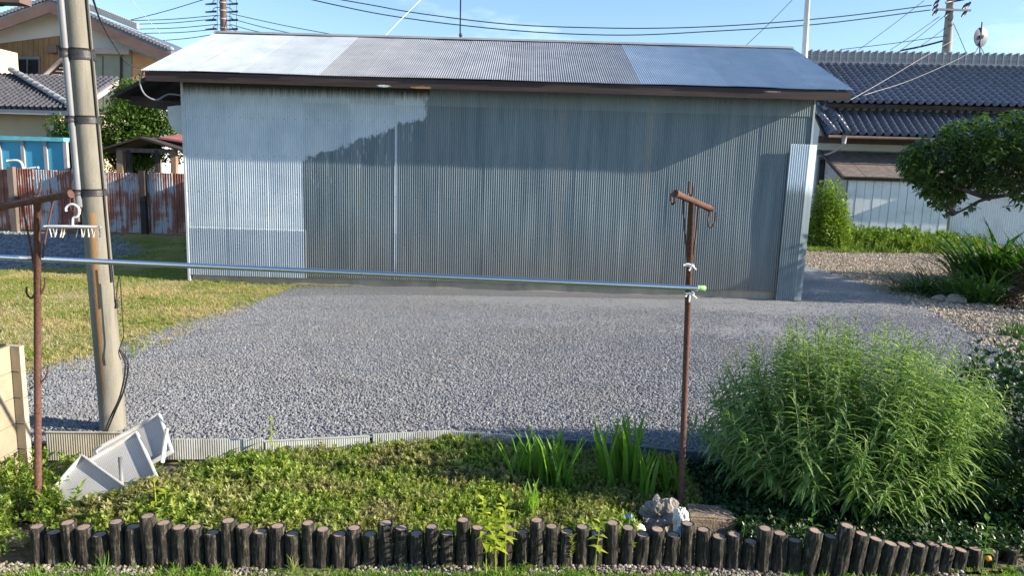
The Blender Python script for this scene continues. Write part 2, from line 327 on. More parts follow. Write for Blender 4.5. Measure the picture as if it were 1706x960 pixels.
M['tanstone'] = stone_mat('tan_stone', [(0, (.26, .21, .16)), (.5, (.42, .35, .27)), (1, (.60, .54, .45))])
M['pebble'] = stone_mat('mixed_pebble', [(0, (.10, .09, .08)), (.4, (.24, .19, .14)), (.75, (.38, .34, .29)), (1, (.60, .58, .54))])
def ground_mat(name, a, b, vs, bumpd=0.02, big=None):
    k = NM(name); v = k.coord(); cell = k.vor(vs, v, 'Color'); dist = k.vor(vs, v); n = k.noise(1.3, 6, v)
    g = k.sep(cell)[0]; col = k.ramp(k.math('ADD', k.math('MULTIPLY', g, 0.6), k.math('MULTIPLY', n, 0.4)), [(0.15, a), (0.85, b)])
    if big: col = k.mix(k.step(k.noise(0.6, 6, v), 0.5, 0.66), col, big)
    k.bump(dist, 0.8, bumpd); return k.fin(col, 0.9)
M['g_soil'] = ground_mat('soil', (.055, .048, .035), (.14, .12, .08), 30, 0.02)
M['g_earth'] = ground_mat('earth_and_grass', (.07, .10, .03), (.18, .17, .08), 18, 0.03, (.13, .10, .06))
M['g_gravel'] = ground_mat('crushed_stone_bed', (.19, .20, .218), (.275, .287, .305), 70, 0.010, (.255, .26, .265))
M['g_tan'] = ground_mat('tan_gravel_bed', (.24, .20, .15), (.45, .39, .30), 35, 0.02)
M['g_lawn'] = ground_mat('lawn_soil', (.06, .10, .02), (.13, .16, .05), 40, 0.01)
M['g_dry'] = ground_mat('dry_lawn_soil', (.16, .18, .06), (.32, .28, .13), 30, 0.01, (.34, .28, .17))
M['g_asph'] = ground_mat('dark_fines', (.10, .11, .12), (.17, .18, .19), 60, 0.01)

# ------------------------------------------------------------------ leaf templates, joined foliage, point scatters
def tpl_leaf(w=0.45, fold=0.12, droop=0.12):
    V = np.array([(0, 0, 0), (-w / 2, .42, fold * .5), (0, .42, 0), (w / 2, .42, fold * .5), (0, 1, -droop)], float)
    return V, np.array([(0, 2, 1), (0, 3, 2), (1, 2, 4), (2, 3, 4)])
def tpl_strip(w=0.08, n=5, droop=0.4, fold=0.2, taper=0.35):
    V = []; F = []
    for i in range(n + 1):
        t = i / n; ww = w / 2 * (1 - t) ** taper * min(1, (t + .15) * 4) if i < n else 0.001
        y = t * (1 - .25 * droop * t); z = -droop * t * t * 0.8
        V += [(-ww, y, z + fold * ww), (0, y, z - fold * ww), (ww, y, z + fold * ww)]
    for i in range(n):
        for k in (0, 1):
            a = i * 3 + k; F += [(a, a + 1, a + 4), (a, a + 4, a + 3)]
    return np.array(V), np.array(F)
def frames(dirs, roll=None):                 # rotation matrices with local y along dirs, local z roughly up
    d = dirs / np.linalg.norm(dirs, axis=1, keepdims=True); up = np.tile([0, 0, 1.0], (len(d), 1))
    up[np.abs(d[:, 2]) > 0.97] = (1, 0, 0)
    x = np.cross(d, up); x /= np.linalg.norm(x, axis=1, keepdims=True); z = np.cross(x, d)
    if roll is not None:
        c, s = np.cos(roll)[:, None], np.sin(roll)[:, None]; x, z = x * c + z * s, z * c - x * s
    return np.stack([x, d, z], 2)
def leafmesh(name, pos, dirs, size, tpl, m, roll=None, wscale=None):
    V, F = tpl; R = frames(dirs, roll); sv = V[None] * size[:, None, None]
    W_ = np.einsum('nij,nkj->nki', R, sv) + pos[:, None, :]
    FF = (F[None] + (np.arange(len(pos)) * len(V))[:, None, None]).reshape(-1, 3)
    return fastmesh(name, W_.reshape(-1, 3), FF, m, True)
def leafobjs(name, pos, dirs, size, tpl, m, parent, roll=None):
    V, F = tpl; me = fastmesh(name, V, F, m, True); R = frames(dirs, roll)
    for i in range(len(pos)):
        o = link(name, me, parent); o.matrix_local = Matrix.Translation(Vector(pos[i])) @ Matrix(R[i].tolist()).to_4x4() @ Matrix.Scale(float(size[i]), 4)
def unit(n):
    v = RNG.normal(size=(n, 3)); return v / np.linalg.norm(v, axis=1, keepdims=True)
def stone_mesh(name, m, sub=1, j=0.22, flat=0.65):
    import bmesh
    bm = bmesh.new(); bmesh.ops.create_icosphere(bm, subdivisions=sub, radius=0.5)
    for v in bm.verts: v.co *= 1 + random.uniform(-j, j); v.co.z *= flat
    me = bpy.data.meshes.new(name); bm.to_mesh(me); bm.free(); me.materials.append(m); return me
def tuft_mesh(name, m, n=9, h=1.0, spread=0.5, w=0.07, lean=0.5, seg=3):
    r = RNG; a = r.uniform(0, 2 * pi, n); pos = np.stack([np.cos(a) * r.uniform(0, spread, n), np.sin(a) * r.uniform(0, spread, n), np.zeros(n)], 1)
    b = r.uniform(0, 2 * pi, n); ln = r.uniform(0.1, lean, n); d = np.stack([np.cos(b) * ln, np.sin(b) * ln, np.ones(n)], 1)
    return leafmesh(name, pos, d, r.uniform(.55, 1, n) * h, tpl_strip(w, seg, 0.5), m, r.uniform(0, 6.28, n))
def sprig_mesh(name, m, n=22, lw=0.32, ls=0.28):   # one leafy shoot, 1 unit tall
    r = RNG; t = r.uniform(0.25, 1, n) ** .8; bend = r.uniform(-.25, .25, 2); pos = np.stack([bend[0] * t * t, bend[1] * t * t, t], 1)
    a = np.arange(n) * 2.4 + r.uniform(-.3, .3, n); d = np.stack([np.cos(a), np.sin(a), r.uniform(.1, .9, n) + t * .5], 1)
    return leafmesh(name, pos, d, ls * r.uniform(.6, 1.1, n), tpl_leaf(lw, .1, .1), m)
def scatter(name, pts, scl, protos, tilt=0.3, label=None, cat=None, rotfull=False):
    n = len(pts); me = bpy.data.meshes.new(name); me.vertices.add(n); me.vertices.foreach_set('co', np.asarray(pts, np.float32).ravel())
    rot = np.stack([RNG.uniform(-tilt, tilt, n), RNG.uniform(-tilt, tilt, n), RNG.uniform(0, 6.283, n)], 1)
    if rotfull: rot = RNG.uniform(0, 6.283, (n, 3))
    me.attributes.new('rot', 'FLOAT_VECTOR', 'POINT').data.foreach_set('vector', rot.astype(np.float32).ravel())
    me.attributes.new('scl', 'FLOAT', 'POINT').data.foreach_set('value', np.asarray(scl, np.float32))
    me.attributes.new('pick', 'INT', 'POINT').data.foreach_set('value', RNG.integers(0, len(protos), n).astype(np.int32))
    col = bpy.data.collections.new(name + '_source')
    for i, p in enumerate(protos): col.objects.link(bpy.data.objects.new('%s_piece' % name, p))
    o = link(name, me); g = bpy.data.node_groups.new(name, 'GeometryNodeTree')
    g.interface.new_socket('Geometry', in_out='INPUT', socket_type='NodeSocketGeometry'); g.interface.new_socket('Geometry', in_out='OUTPUT', socket_type='NodeSocketGeometry')
    gi = g.nodes.new('NodeGroupInput'); go = g.nodes.new('NodeGroupOutput'); ip = g.nodes.new('GeometryNodeInstanceOnPoints')
    ci = g.nodes.new('GeometryNodeCollectionInfo'); ci.inputs['Collection'].default_value = col; ci.inputs['Separate Children'].default_value = True; ci.inputs['Reset Children'].default_value = True
    def attr(nm, ty):
        a = g.nodes.new('GeometryNodeInputNamedAttribute'); a.data_type = ty; a.inputs['Name'].default_value = nm; return a.outputs['Attribute']
    er = g.nodes.new('FunctionNodeEulerToRotation'); k = g.links.new
    k(attr('rot', 'FLOAT_VECTOR'), er.inputs[0]); k(gi.outputs[0], ip.inputs['Points']); k(ci.outputs[0], ip.inputs['Instance']); ip.inputs['Pick Instance'].default_value = True
    k(attr('pick', 'INT'), ip.inputs['Instance Index']); k(er.outputs[0], ip.inputs['Rotation']); k(attr('scl', 'FLOAT'), ip.inputs['Scale']); k(ip.outputs[0], go.inputs[0])
    o.modifiers.new('scatter', 'NODES').node_group = g
    return tag(o, label, cat, kind='stuff')
def inpoly(P, poly):
    x, y = P[:, 0], P[:, 1]; r = np.zeros(len(P), bool); n = len(poly)
    for i in range(n):
        x1, y1 = poly[i][0], poly[i][1]; x2, y2 = poly[(i + 1) % n][0], poly[(i + 1) % n][1]
        c = ((y1 > y) != (y2 > y)) & (x < (x2 - x1) * (y - y1) / (y2 - y1 + 1e-12) + x1); r ^= c
    return r
def polypts(poly, dens, wob=0.0):
    xs = [p[0] for p in poly]; ys = [p[1] for p in poly]; a = (max(xs) - min(xs)) * (max(ys) - min(ys)); n = int(a * dens)
    P = np.stack([RNG.uniform(min(xs), max(xs), n), RNG.uniform(min(ys), max(ys), n)], 1)
    Q = P + (RNG.normal(size=P.shape) * wob if wob else 0); return P[inpoly(Q, poly)]
def vnoise(P, sc, seed=0):                    # smooth value noise on 2-D points
    r = np.random.default_rng(seed); T = r.random((64, 64)); q = P * sc + 100; i = np.floor(q).astype(int); f = q - i; f = f * f * (3 - 2 * f)
    g = lambda a, b: T[(i[:, 0] + a) % 64, (i[:, 1] + b) % 64]
    return (g(0, 0) * (1 - f[:, 0]) + g(1, 0) * f[:, 0]) * (1 - f[:, 1]) + (g(0, 1) * (1 - f[:, 0]) + g(1, 1) * f[:, 0]) * f[:, 1]

# ------------------------------------------------------------------ ground
EDGE = [(-30, 5.0), (-3.4, 4.95), (-2.1, 5.02), (-1.01, 5.27), (-.41, 5.35), (.47, 5.33), (1.46, 5.11), (2.6, 5.05), (5, 5.3), (8, 6.5), (30, 9)]
def y_edge(x): return float(np.interp(x, [e[0] for e in EDGE], [e[1] for e in EDGE]))
LOW = -0.12
def terrain():
    xs = sorted(set([-600, -300, -150, -80, -40, -25, -16] + [round(-12 + .25 * i, 3) for i in range(97)] + [14, 18, 25, 40, 80, 150, 300, 600]))
    vs = [-200, -60, -20, -5, 0, 1.5, 2.5, 3, 3.3, 3.6, 4, 4.5, 5, 5.186, 5.2, 5.4, 6, 7, 8, 9, 10, 12, 14, 17, 20, 25, 30, 40, 60, 100, 200, 400, 900]
    V = []
    for v in vs:
        for x in xs:
            k = max(0, 1 - abs(v - 5.2) / 3.0) if v < 5.2 else max(0, 1 - (v - 5.2) / 3.0)
            y = v + (y_edge(x) - 5.2) * k; z = LOW if v < 5.19 else 0.0
            V.append((x, y, z - 0.004))
    n = len(xs); F = [(j * n + i, j * n + i + 1, (j + 1) * n + i + 1, (j + 1) * n + i) for j in range(len(vs) - 1) for i in range(n - 1)]
    o = link('ground', fastmesh('ground', V, F, M['g_earth'])); tag(o, kind='structure')
terrain()
def sheet_poly(name, poly, z, m):
    me = bpy.data.meshes.new(name); me.from_pydata([(p[0], p[1], z) for p in poly], [], [tuple(range(len(poly)))]); me.materials.append(m)
    return tag(link(name, me), kind='structure')
gv = [G(*p) for p in ((60, 615), (110, 603), (155, 590), (225, 568), (290, 548), (350, 524), (400, 508), (450, 494), (487, 481))]
gv += [G(700, 478), G(1000, 485), G(1295, 500), G(1329, 500), G(1331, 440), G(1385, 452), G(1440, 470), G(1500, 492), G(1570, 528), G(1620, 556), G(1690, 600), G(1860, 700)]
gv = [Vector((p.x, p.y, 0)) for p in gv]
gv += [Vector((x, y_edge(x), 0)) for x in (4.5, 3.5, 2.6, 2, 1.46, 1, .47, 0, -.41, -1.01, -2.1, -3.4)]
sheet_poly('gravel_yard', gv, 0.004, M['g_gravel'])
tan = [G(1331, 421), G(1400, 419), G(1620, 421), G(1800, 430), G(1900, 470), G(1900, 640), G(1740, 625), G(1690, 600), G(1620, 556), G(1570, 528), G(1500, 492), G(1440, 470), G(1385, 452), G(1331, 440)]
sheet_poly('tan_gravel_path', tan, 0.003, M['g_tan'])
lawn = [G(-260, 640), G(60, 612), G(110, 601), G(155, 588), G(225, 566), G(290, 546), G(350, 522), G(400, 506), G(450, 492), G(487, 479), G(318, 469), G(300, 395), G(215, 393), G(240, 412), G(232, 425), G(190, 440), G(0, 455), G(-300, 450)]
sheet_poly('lawn', lawn, 0.002, M['g_dry'])
grey2 = [G(-300, 449), G(0, 454), G(190, 439), G(231, 425), G(239, 412), G(214, 393), G(0, 386), G(-300, 380)]
sheet_poly('gravel_forecourt', grey2, 0.002, M['g_gravel'])
sheet_poly('soil_bed', [(-3.6, 3.57), (0, 3.70), (1.8, 3.71), (4.6, 3.95), (4.6, 5.0), (2.6, 4.98), (1.46, 5.05), (.47, 5.27), (-.41, 5.29), (-1.01, 5.2), (-2.1, 4.96), (-3.6, 4.88)], LOW + 0.003, M['g_soil'])
sheet_poly('front_lawn', [(-5, 1.0), (6, 1.0), (6, 3.95), (2.7, 3.82), (1.8, 3.69), (0, 3.68), (-2.4, 3.56), (-5, 3.54)], LOW + 0.003, M['g_lawn'])

# stones
ST = [stone_mesh('stone', M['stone'], 1, 0.25) for _ in range(5)]
P = polypts(gv, 6800, 0.12); keep = RNG.random(len(P)) < np.clip(1.15 - (P[:, 1] - 5) * 0.10, 0.34, 1); P = P[keep]
vn = vnoise(P, 0.9, 3); vn2 = vnoise(P, 3.1, 5); fine = np.clip((P[:, 1] - 7.0) / 5, 0, 1) * 0.35
band = .5 + .5 * np.sin(P[:, 1] * 3.3 + .5 * np.sin(P[:, 0] * .7) + 2.2 * vnoise(P, .5, 14)); keep = RNG.random(len(P)) < np.clip(0.42 + vn * 0.5 + vn2 * 0.35 - fine - .30 * band * np.clip((P[:, 1] - 6.2) / 1.5, 0, 1), 0.06, 1); keep &= P[:, 1] > np.interp(P[:, 0], [e[0] for e in EDGE], [e[1] for e in EDGE]) + .015; keep &= ~((P[:, 1] > 11.72 + 0.1 * vnoise(P, 2, 9)) & (P[:, 0] < 4.6) & (RNG.random(len(P)) < .8)); P = P[keep]
sc = RNG.uniform(.009, .025, len(P)) * (1 + .35 * (RNG.random(len(P)) < .1)) * (1.0 + 0.3 * vnoise(P, .6, 4) - 0.15) * np.clip(1.12 - (P[:, 1] - 5.5) * .085, .5, 1.1)
scatter('gravel', np.c_[P, np.full(len(P), 0.007)], sc, ST, label='blue grey crushed stone covering the open yard', cat='gravel', rotfull=True)
P = polypts(grey2, 90, 0.2); scatter('gravel', np.c_[P, np.full(len(P), 0.01)], RNG.uniform(.03, .08, len(P)), ST, label='grey gravel in the shade before the rusty fence', cat='gravel', rotfull=True)
TS = [stone_mesh('stone', M['tanstone'], 1, 0.25, .6) for _ in range(4)]
P = polypts(tan, 420, 0.15); P = P[P[:, 0] < 14]; scatter('gravel', np.c_[P, np.full(len(P), 0.01)], RNG.uniform(.018, .055, len(P)), TS, label='tan pebbly gravel on the path right of the shed', cat='gravel', rotfull=True)
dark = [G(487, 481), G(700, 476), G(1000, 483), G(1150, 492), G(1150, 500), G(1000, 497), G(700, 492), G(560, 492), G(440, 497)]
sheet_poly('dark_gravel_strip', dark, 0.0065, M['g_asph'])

# lawn blades
TF = [tuft_mesh('tuft', M['grassf'], 11, 1, .35, .10, .8) for _ in range(4)]; TD = [tuft_mesh('tuft', M['grassd'], 11, 1, .7, .11, 1.1) for _ in range(4)]
P = polypts([(-3.7, 3.1), (3.9, 3.1), (3.9, 3.92), (2.7, 3.84), (1.8, 3.70), (0, 3.70), (-2.4, 3.58), (-3.7, 3.55)], 4200, .02)
yl = np.interp(P[:, 0], [-2.5, -1.9, -1.1, -.1, .86, 1.3, 1.8, 2.15, 2.7, 3.2], [3.58, 3.59, 3.64, 3.70, 3.76, 3.74, 3.70, 3.70, 3.84, 3.96]); thin = (P[:, 1] > yl - 0.055 - .07 * vnoise(P, 4, 6)) & (RNG.random(len(P)) < .86); P = P[~thin]
scatter('grass', np.c_[P, np.full(len(P), LOW)], RNG.uniform(.03, .062, len(P)) * (.6 + .6 * vnoise(P, 3, 2)), TF, label='bright green lawn along the foot of the log border', cat='grass')
P = polypts(lawn, 1100, .28); P = P[P[:, 0] > -11]; P = P[RNG.random(len(P)) < np.clip(.25 + 1.3 * vnoise(P, 1.1, 44), 0, 1)]
dry = RNG.random(len(P)) < np.clip((12.2 - P[:, 1]) / 3.0, 0, 1) * .5 * np.clip(2.2 * vnoise(P, .9, 71) - .1, 0.1, 1); TS2 = [tuft_mesh('tuft', M['straw'], 12, 1, .8, .09, 1.3) for _ in range(3)]
scatter('grass', np.c_[P[dry], np.zeros(dry.sum())], RNG.uniform(.03, .07, dry.sum()), TS2, tilt=.6, label='straw coloured dead grass where the lawn thins toward the gravel', cat='grass')
P = P[~dry]
scatter('grass', np.c_[P, np.full(len(P), 0.0)], RNG.uniform(.03, .075, len(P)) * (.5 + .8 * vnoise(P, 1.4, 8)), TD, tilt=.4, label='patchy yellow green grass left of the shed', cat='grass')
PB = [stone_mesh('pebble', M['pebble'], 1, .18, .7) for _ in range(4)]
x = RNG.uniform(-2.7, 3.0, 3000); y = np.interp(x, [-2.5, -1.9, -1.1, -.1, .86, 1.3, 1.8, 2.15, 2.7, 3.2], [3.54, 3.55, 3.60, 3.66, 3.72, 3.70, 3.66, 3.66, 3.80, 3.92]) + RNG.normal(0, .035, 3000)
scatter('pebbles', np.c_[x, y, np.full(3000, LOW + .006)], RNG.uniform(.010, .032, 3000) * (vnoise(np.stack([x, y], 1), 3, 77) > .42), PB, label='pale mixed pebbles along the foot of the log border', cat='pebbles', rotfull=True)
x = RNG.uniform(.2, 3.2, 160); y = RNG.uniform(11.6, 12.1, 160)

# ------------------------------------------------------------------ the corrugated shed
SA = Vector((-5.4174, 12.3119, 0)); SR = radians(-0.70); SW = 10.16
def corr(x0, x1, z0, z1, pitch, depth, seg=8, jit=0.0):     # upright corrugated sheet in the plane y=0
    n = max(seg, int(round((x1 - x0) / pitch * seg))); xs = np.linspace(x0, x1, n + 1); y = -np.cos(xs / pitch * 2 * pi) * depth / 2
    if jit:
        nz = max(2, int((z1 - z0) / .3)) 
    else: nz = 1
    zs = np.linspace(z0, z1, nz + 1); V = np.concatenate([np.stack([xs, y + ((np.sin(xs * 3.1 + z * 2.3) + .6 * np.sin(xs * 7.3 - z * 4.1 + x0 * 9)) * jit), np.full(n + 1, z)], 1) for z in zs])
    m = n + 1; F = [(j * m + i, j * m + i + 1, (j + 1) * m + i + 1, (j + 1) * m + i) for j in range(nz) for i in range(n)]
    return V, F
shed = root('corrugated_shed', 'long low corrugated iron shed with silver paint on its left end', 'shed', SA, SR)
PT, DP = 0.0362, 0.0125
def wsheet(x0, x1, z0, z1, off):
    V, F = corr(x0, x1, z0, z1, PT, DP, 8, 0.0035); V[:, 1] -= off
    return link('wall_sheet', fastmesh('wall_sheet', V, F, M['wall'], True), shed)
wx = [0.0, 0.66, 1.32, 1.95, 2.68, 3.44, 4.16, 4.92, 5.66, 6.4, 7.15, 7.9, 8.62, 9.36, SW]
for i in range(len(wx) - 1):
    a, b = wx[i], wx[i + 1] + (PT * .8 if i < len(wx) - 2 else 0); o = 0.0025 * (i % 2) + .006
    if b < 2.05:
        wsheet(a, b, 0.12, 0.93, o + .010); wsheet(a, b, 0.88, 3.36, o)
    else: wsheet(a, b, 0.14, 3.03, o); wsheet(a, b, 3.0, 3.36, o + .010)
MB().box((0.02, 0.03, 0.0), (SW - .02, 0.16, 0.148)).build('foundation', M['concrete'], shed)
MB().box((-0.035, -0.03, 0.02), (0.0, 0.05, 3.33)).build('corner_trim', M['greyp'], shed)
MB().box((SW, -0.025, 0.14), (SW + .03, 0.05, 3.33)).build('corner_trim', M['greyp'], shed)
DB = 5.0
for k, (x, rz) in enumerate(((0, 1), (SW, -1))):   # gable walls
    V, F = corr(0, DB, 0.1, 3.3, PT, DP); V = np.array(V); V = np.stack([np.full(len(V), float(x)) + V[:, 1], V[:, 0], V[:, 2]], 1)
    link('gable_sheet', fastmesh('gable_sheet', V, F, M['roof_r'], True), shed)
    MB().add([(x, 0.02, 3.28), (x, DB, 3.28), (x, 2.5, 4.36)], [(0, 1, 2)]).build('gable_peak', M['darkwood'], shed)
V, F = corr(0, SW, 0.1, 3.3, PT, DP, 4); V[:, 1] += DB; link('rear_sheet', fastmesh('rear_sheet', V, F, M['roof_r'], True), shed)
# roof slopes: sheets with corrugations running up the slope
EZ, RZ, OV = 3.385, 4.475, 0.45
def rsheet(x0, x1, m, front=True, off=0, pit=PT, parent=None):
    n = int((x1 - x0) / pit * 8); xs = np.linspace(x0, x1, n + 1); h = -np.cos(xs / pit * 2 * pi) * DP / 2 + off
    jj = random.uniform(-.012, .012); y0, y1 = (-OV + jj, 2.5) if front else (DB + OV, 2.5); dz = (RZ - EZ); dy = y1 - y0; L = sqrt(dy * dy + dz * dz); ny, nz = -dz * np.sign(dy) / L, abs(dy) / L
    V = []; K = 6
    for j in range(K + 1):
        t = j / K; wv = np.sin(xs * 1.7 + t * 4) * 0.004 + np.sin(xs * 5 + t * 9) * .0015
        V.append(np.stack([xs, y0 + dy * t + ny * (h + wv), EZ + dz * t + nz * (h + wv)], 1))
    V = np.concatenate(V); q = n + 1; F = [(j * q + i, j * q + i + 1, (j + 1) * q + i + 1, (j + 1) * q + i) for j in range(K) for i in range(n)]
    return link('roof_sheet', fastmesh('roof_sheet', V, F, m, True), parent or shed)
rx = [-.45, .32, 1.08, 1.82, 2.28, 3.0, 3.75, 4.5, 5.2, 5.95, 6.7, 7.32, 8.0, 8.7, 9.4, 10.0, 10.59]
for i in range(len(rx) - 1):
    m = M['roof_l'] if rx[i] < 2.2 else (M['roof_m'] if rx[i] < 7.3 else M['roof_r'])
    rsheet(rx[i], rx[i + 1] + (PT if i < len(rx) - 2 else 0), m, True, .003 * (i % 2))
rsheet(-.45, 10.59, M['roof_r'], False)
MB().add([(-.47, 2.36, 4.448), (10.6, 2.36, 4.448), (10.6, 2.5, 4.508), (-.47, 2.5, 4.508), (-.47, 2.64, 4.448), (10.6, 2.64, 4.448)], [(0, 1, 2, 3), (3, 2, 5, 4)]).build('ridge_cap', M['roof_m'], shed)
def fascia_mat():
    k = NM('eave_fascia'); v = k.coord(); x, y, z = k.sep(v); f = k.noise(3, 6, k.coord('Object', (.5, 1, 8))); col = k.ramp(f, [(.3, (.028, .018, .018)), (.7, (.065, .042, .04))])
    for (cx, cz, rx_, rz_, c) in ((3.34, 3.25, .10, .02, (.55, .60, .62)), (3.92, 3.24, .17, .022, (.32, .17, .07)), (9.35, 3.33, .14, .008, (.30, .30, .32))):
        d = k.math('ADD', k.math('POWER', k.math('DIVIDE', k.math('SUBTRACT', x, cx), rx_), 2), k.math('POWER', k.math('DIVIDE', k.math('SUBTRACT', z, cz), rz_), 2))
        d = k.math('ADD', d, k.math('MULTIPLY', k.math('SUBTRACT', k.noise(25, 4, v), .5), 2.0)); col = k.mix(k.math('SUBTRACT', 1.0, k.step(d, .7, 1.1), True), col, c)
    return k.fin(col, 0.7)
fm = fascia_mat()
MB().box((-.40, -.425, 3.225), (10.56, -.395, 3.372)).build('fascia', fm, shed)
MB().box((-.40, DB + .395, 3.225), (10.56, DB + .425, 3.372)).build('fascia', fm, shed)
for x in (-.40, 10.53):
    for (ya, za, yb, zb) in ((-.395, 3.38, 2.5, 4.455), (DB + .395, 3.38, 2.5, 4.455)):
        MB().hexa([(x, ya, za - .15), (x + .03, ya, za - .15), (x + .03, yb, zb - .15), (x, yb, zb - .15), (x, ya, za - .02), (x + .03, ya, za - .02), (x + .03, yb, zb - .02), (x, yb, zb - .02)]).build('bargeboard', fm, shed)
sb = MB()
for (ya, yb) in ((-.39, 2.5), (DB + .39, 2.5)):
    sb.add([(-.38, ya, 3.33), (10.53, ya, 3.33), (10.53, yb, 4.41), (-.38, yb, 4.41)], [(0, 1, 2, 3)])
sb.build('roof_underside', M['darkwood'], shed)
for i in range(13):
    x = -.2 + i * .86; MB().box((x, -.38, 3.262), (x + .05, -.02, 3.318)).build('rafter_end', M['darkwood'], shed)
# tall cover sheet nailed over the right front corner, with its returned edge
cs = MB(); V, F = corr(9.80, 10.10, 0.0, 2.56, PT, DP, 8); V[:, 1] -= .075; V[:, 0] += V[:, 2] * 0.012
def cover_mat():
    k = NM('cover_sheet'); v = k.coord(); x, y, z = k.sep(v); st = k.noise(1, 6, k.coord('Object', (30, 1, 1.5)), .7)
    col = k.ramp(k.noise(1, 5, k.coord('Object', (9, 1, .6))), [(.3, (.12, .16, .19)), (.7, (.22, .27, .30))])
    p = k.step(k.math('ADD', z, k.math('MULTIPLY', k.math('SUBTRACT', st, .5), .6)), 1.75, 1.95); col = k.mix(k.math('MULTIPLY', p, .9), col, (.52, .62, .72)); return k.fin(col, .42, .25)
cvm = cover_mat(); link('cover_sheet', fastmesh('cover_sheet', V, F, cvm, True), shed)
MB().hexa([(10.10, -.083, 0), (10.235, -.04, 0), (10.235, .0, 0), (10.10, -.07, 0), (10.131, -.083, 2.56), (10.262, -.04, 2.56), (10.262, .0, 2.56), (10.131, -.07, 2.56)]).build('folded_edge', cvm, shed)
MB().box((10.22, .05, 2.12), (10.27, .12, 2.30)).build('orange_lamp', M['orangeflower'], shed)
# meter hood: flat grey plate with one rounded corner on the left gable
hp = [(-.30, 2.88), (0, 2.92), (0, 2.42)] + [(-.30 + .30 * (1 - cos(t)) , 2.72 - .30 * sin(t)) for t in np.linspace(pi / 2, 0, 7)]
hb = MB(); n = len(hp); hb.add([(x - .03, .12, z) for x, z in hp] + [(x - .03, .16, z) for x, z in hp], [tuple(range(n)), tuple(range(2 * n - 1, n - 1, -1))] + [(i, (i + 1) % n, n + (i + 1) % n, n + i) for i in range(n)])
hb.build('meter_hood', M['greyp'], shed)
# low side roof behind the left gable: plank roof on a beam
shed2 = root('side_canopy', 'dark wooden lean-to canopy sticking out behind the left end of the shed', 'canopy')
a, b = D(200, 158, 14.4), D(305, 120, 15.0); 
MB().hexa([(a.x, 14.2, a.z - .06), (b.x, 14.2, b.z - .1), (b.x, 19.6, b.z - .1), (a.x, 19.6, a.z - .06), (a.x, 14.2, a.z), (b.x, 14.2, b.z), (b.x, 19.6, b.z), (a.x, 19.6, a.z)]).build('roof_plank', M['darkwood'], shed2)
c = D(222, 166, 14.6); d = D(303, 178, 14.6); MB().hexa([(c.x, 14.5, c.z - .1), (d.x, 14.5, d.z - .1), (d.x, 14.62, d.z - .1), (c.x, 14.62, c.z - .1), (c.x, 14.5, c.z + .08), (d.x, 14.5, d.z + .08), (d.x, 14.62, d.z + .08), (c.x, 14.62, c.z + .08)]).build('beam', M['darkwood'], shed2)
for i in range(5):
    y = 14.9 + i * .9; MB().hexa([(a.x + .1, y, a.z - .14), (b.x, y, b.z - .2), (b.x, y + .06, b.z - .2), (a.x + .1, y + .06, a.z - .14), (a.x + .1, y, a.z - .062), (b.x, y, b.z - .102), (b.x, y + .06, b.z - .102), (a.x + .1, y + .06, a.z - .062)]).build('rafter', M['darkwood'], shed2)
MB().box((-5.5, 19.3, 0), (-5.38, 19.42, b.z - .1)).build('post', M['darkwood'], shed2)
MB().box((-5.4, 17.9, 0), (3.0, 20.9, 2.9)).build('unseen_rear_store', M['darkwood'], shed2)  # unseen store, added to cast the shadow across the fence

# ------------------------------------------------------------------ right-hand farmhouse with tiled roofs
def tile_mesh(w, l, m, name='roof_tile'):
    V = []; K = 9
    for (yy, zz) in ((0.0, 0.03), (l * 1.08, 0.0)):
        for i in range(K):
            t = i / (K - 1); z = zz + (-.03 * sin(pi * min(1, t / .6)) if t < .6 else .095 * sin(pi * (t - .6) / .4)); V.append((t * w * 1.02, yy, z))
    V += [(v[0], v[1], v[2] - .03) for v in V[:K]]
    F = [(i, i + 1, K + i + 1, K + i) for i in range(K - 1)] + [(2 * K + i, 2 * K + i + 1, i + 1, i) for i in range(K - 1)]
    return fastmesh(name, V, F, m, False)
def tile_field(parent, x0, cols, y0, z0, y1, z1, w, rows, me, nobj, name='roof_tile', stuff='roof_tiles', pref=None):
    L = sqrt((y1 - y0) ** 2 + (z1 - z0) ** 2); l = L / rows; ang = atan2(z1 - z0, y1 - y0)
    idx = [(r, c) for r in range(rows) for c in range(cols)]
    if pref: idx.sort(key=pref)
    for (r, c) in idx[:nobj]:
        t = r / rows; link(name, me, parent, (x0 + c * w, y0 + (y1 - y0) * t, z0 + (z1 - z0) * t), (ang + random.uniform(-.01, .01), random.uniform(-.01, .01), 0))
    rest = idx[nobj:]
    if rest:
        n = len(me.vertices); V0 = np.zeros(n * 3); me.vertices.foreach_get('co', V0); V0 = V0.reshape(-1, 3); F0 = np.array([list(p.vertices) for p in me.polygons])
        ca, sa = cos(ang), sin(ang); V1 = np.stack([V0[:, 0], V0[:, 1] * ca - V0[:, 2] * sa, V0[:, 1] * sa + V0[:, 2] * ca], 1)
        VV = np.concatenate([V1 + [x0 + c * w, y0 + (y1 - y0) * r / rows, z0 + (z1 - z0) * r / rows] for r, c in rest]); FF = np.concatenate([F0 + i * n for i in range(len(rest))])
        o = link(stuff, fastmesh(stuff, VV, FF, me.materials[0]), parent); o['kind'] = 'stuff'
house = root('farmhouse', 'wide farmhouse with two tiers of dark glazed tile roof right of the shed', 'house', (11.2, 28.0, 0), radians(-4))
tl = tile_mesh(.285, .27, M['tile'])
RF = bpy.data.objects.new('roof', None); C.objects.link(RF); RF.parent = house
tile_field(RF, -.25, 31, -1.5, 3.62, .35, 4.80, .285, 8, tl, 190, pref=lambda q: (q[1] > 23, q[0], q[1]))
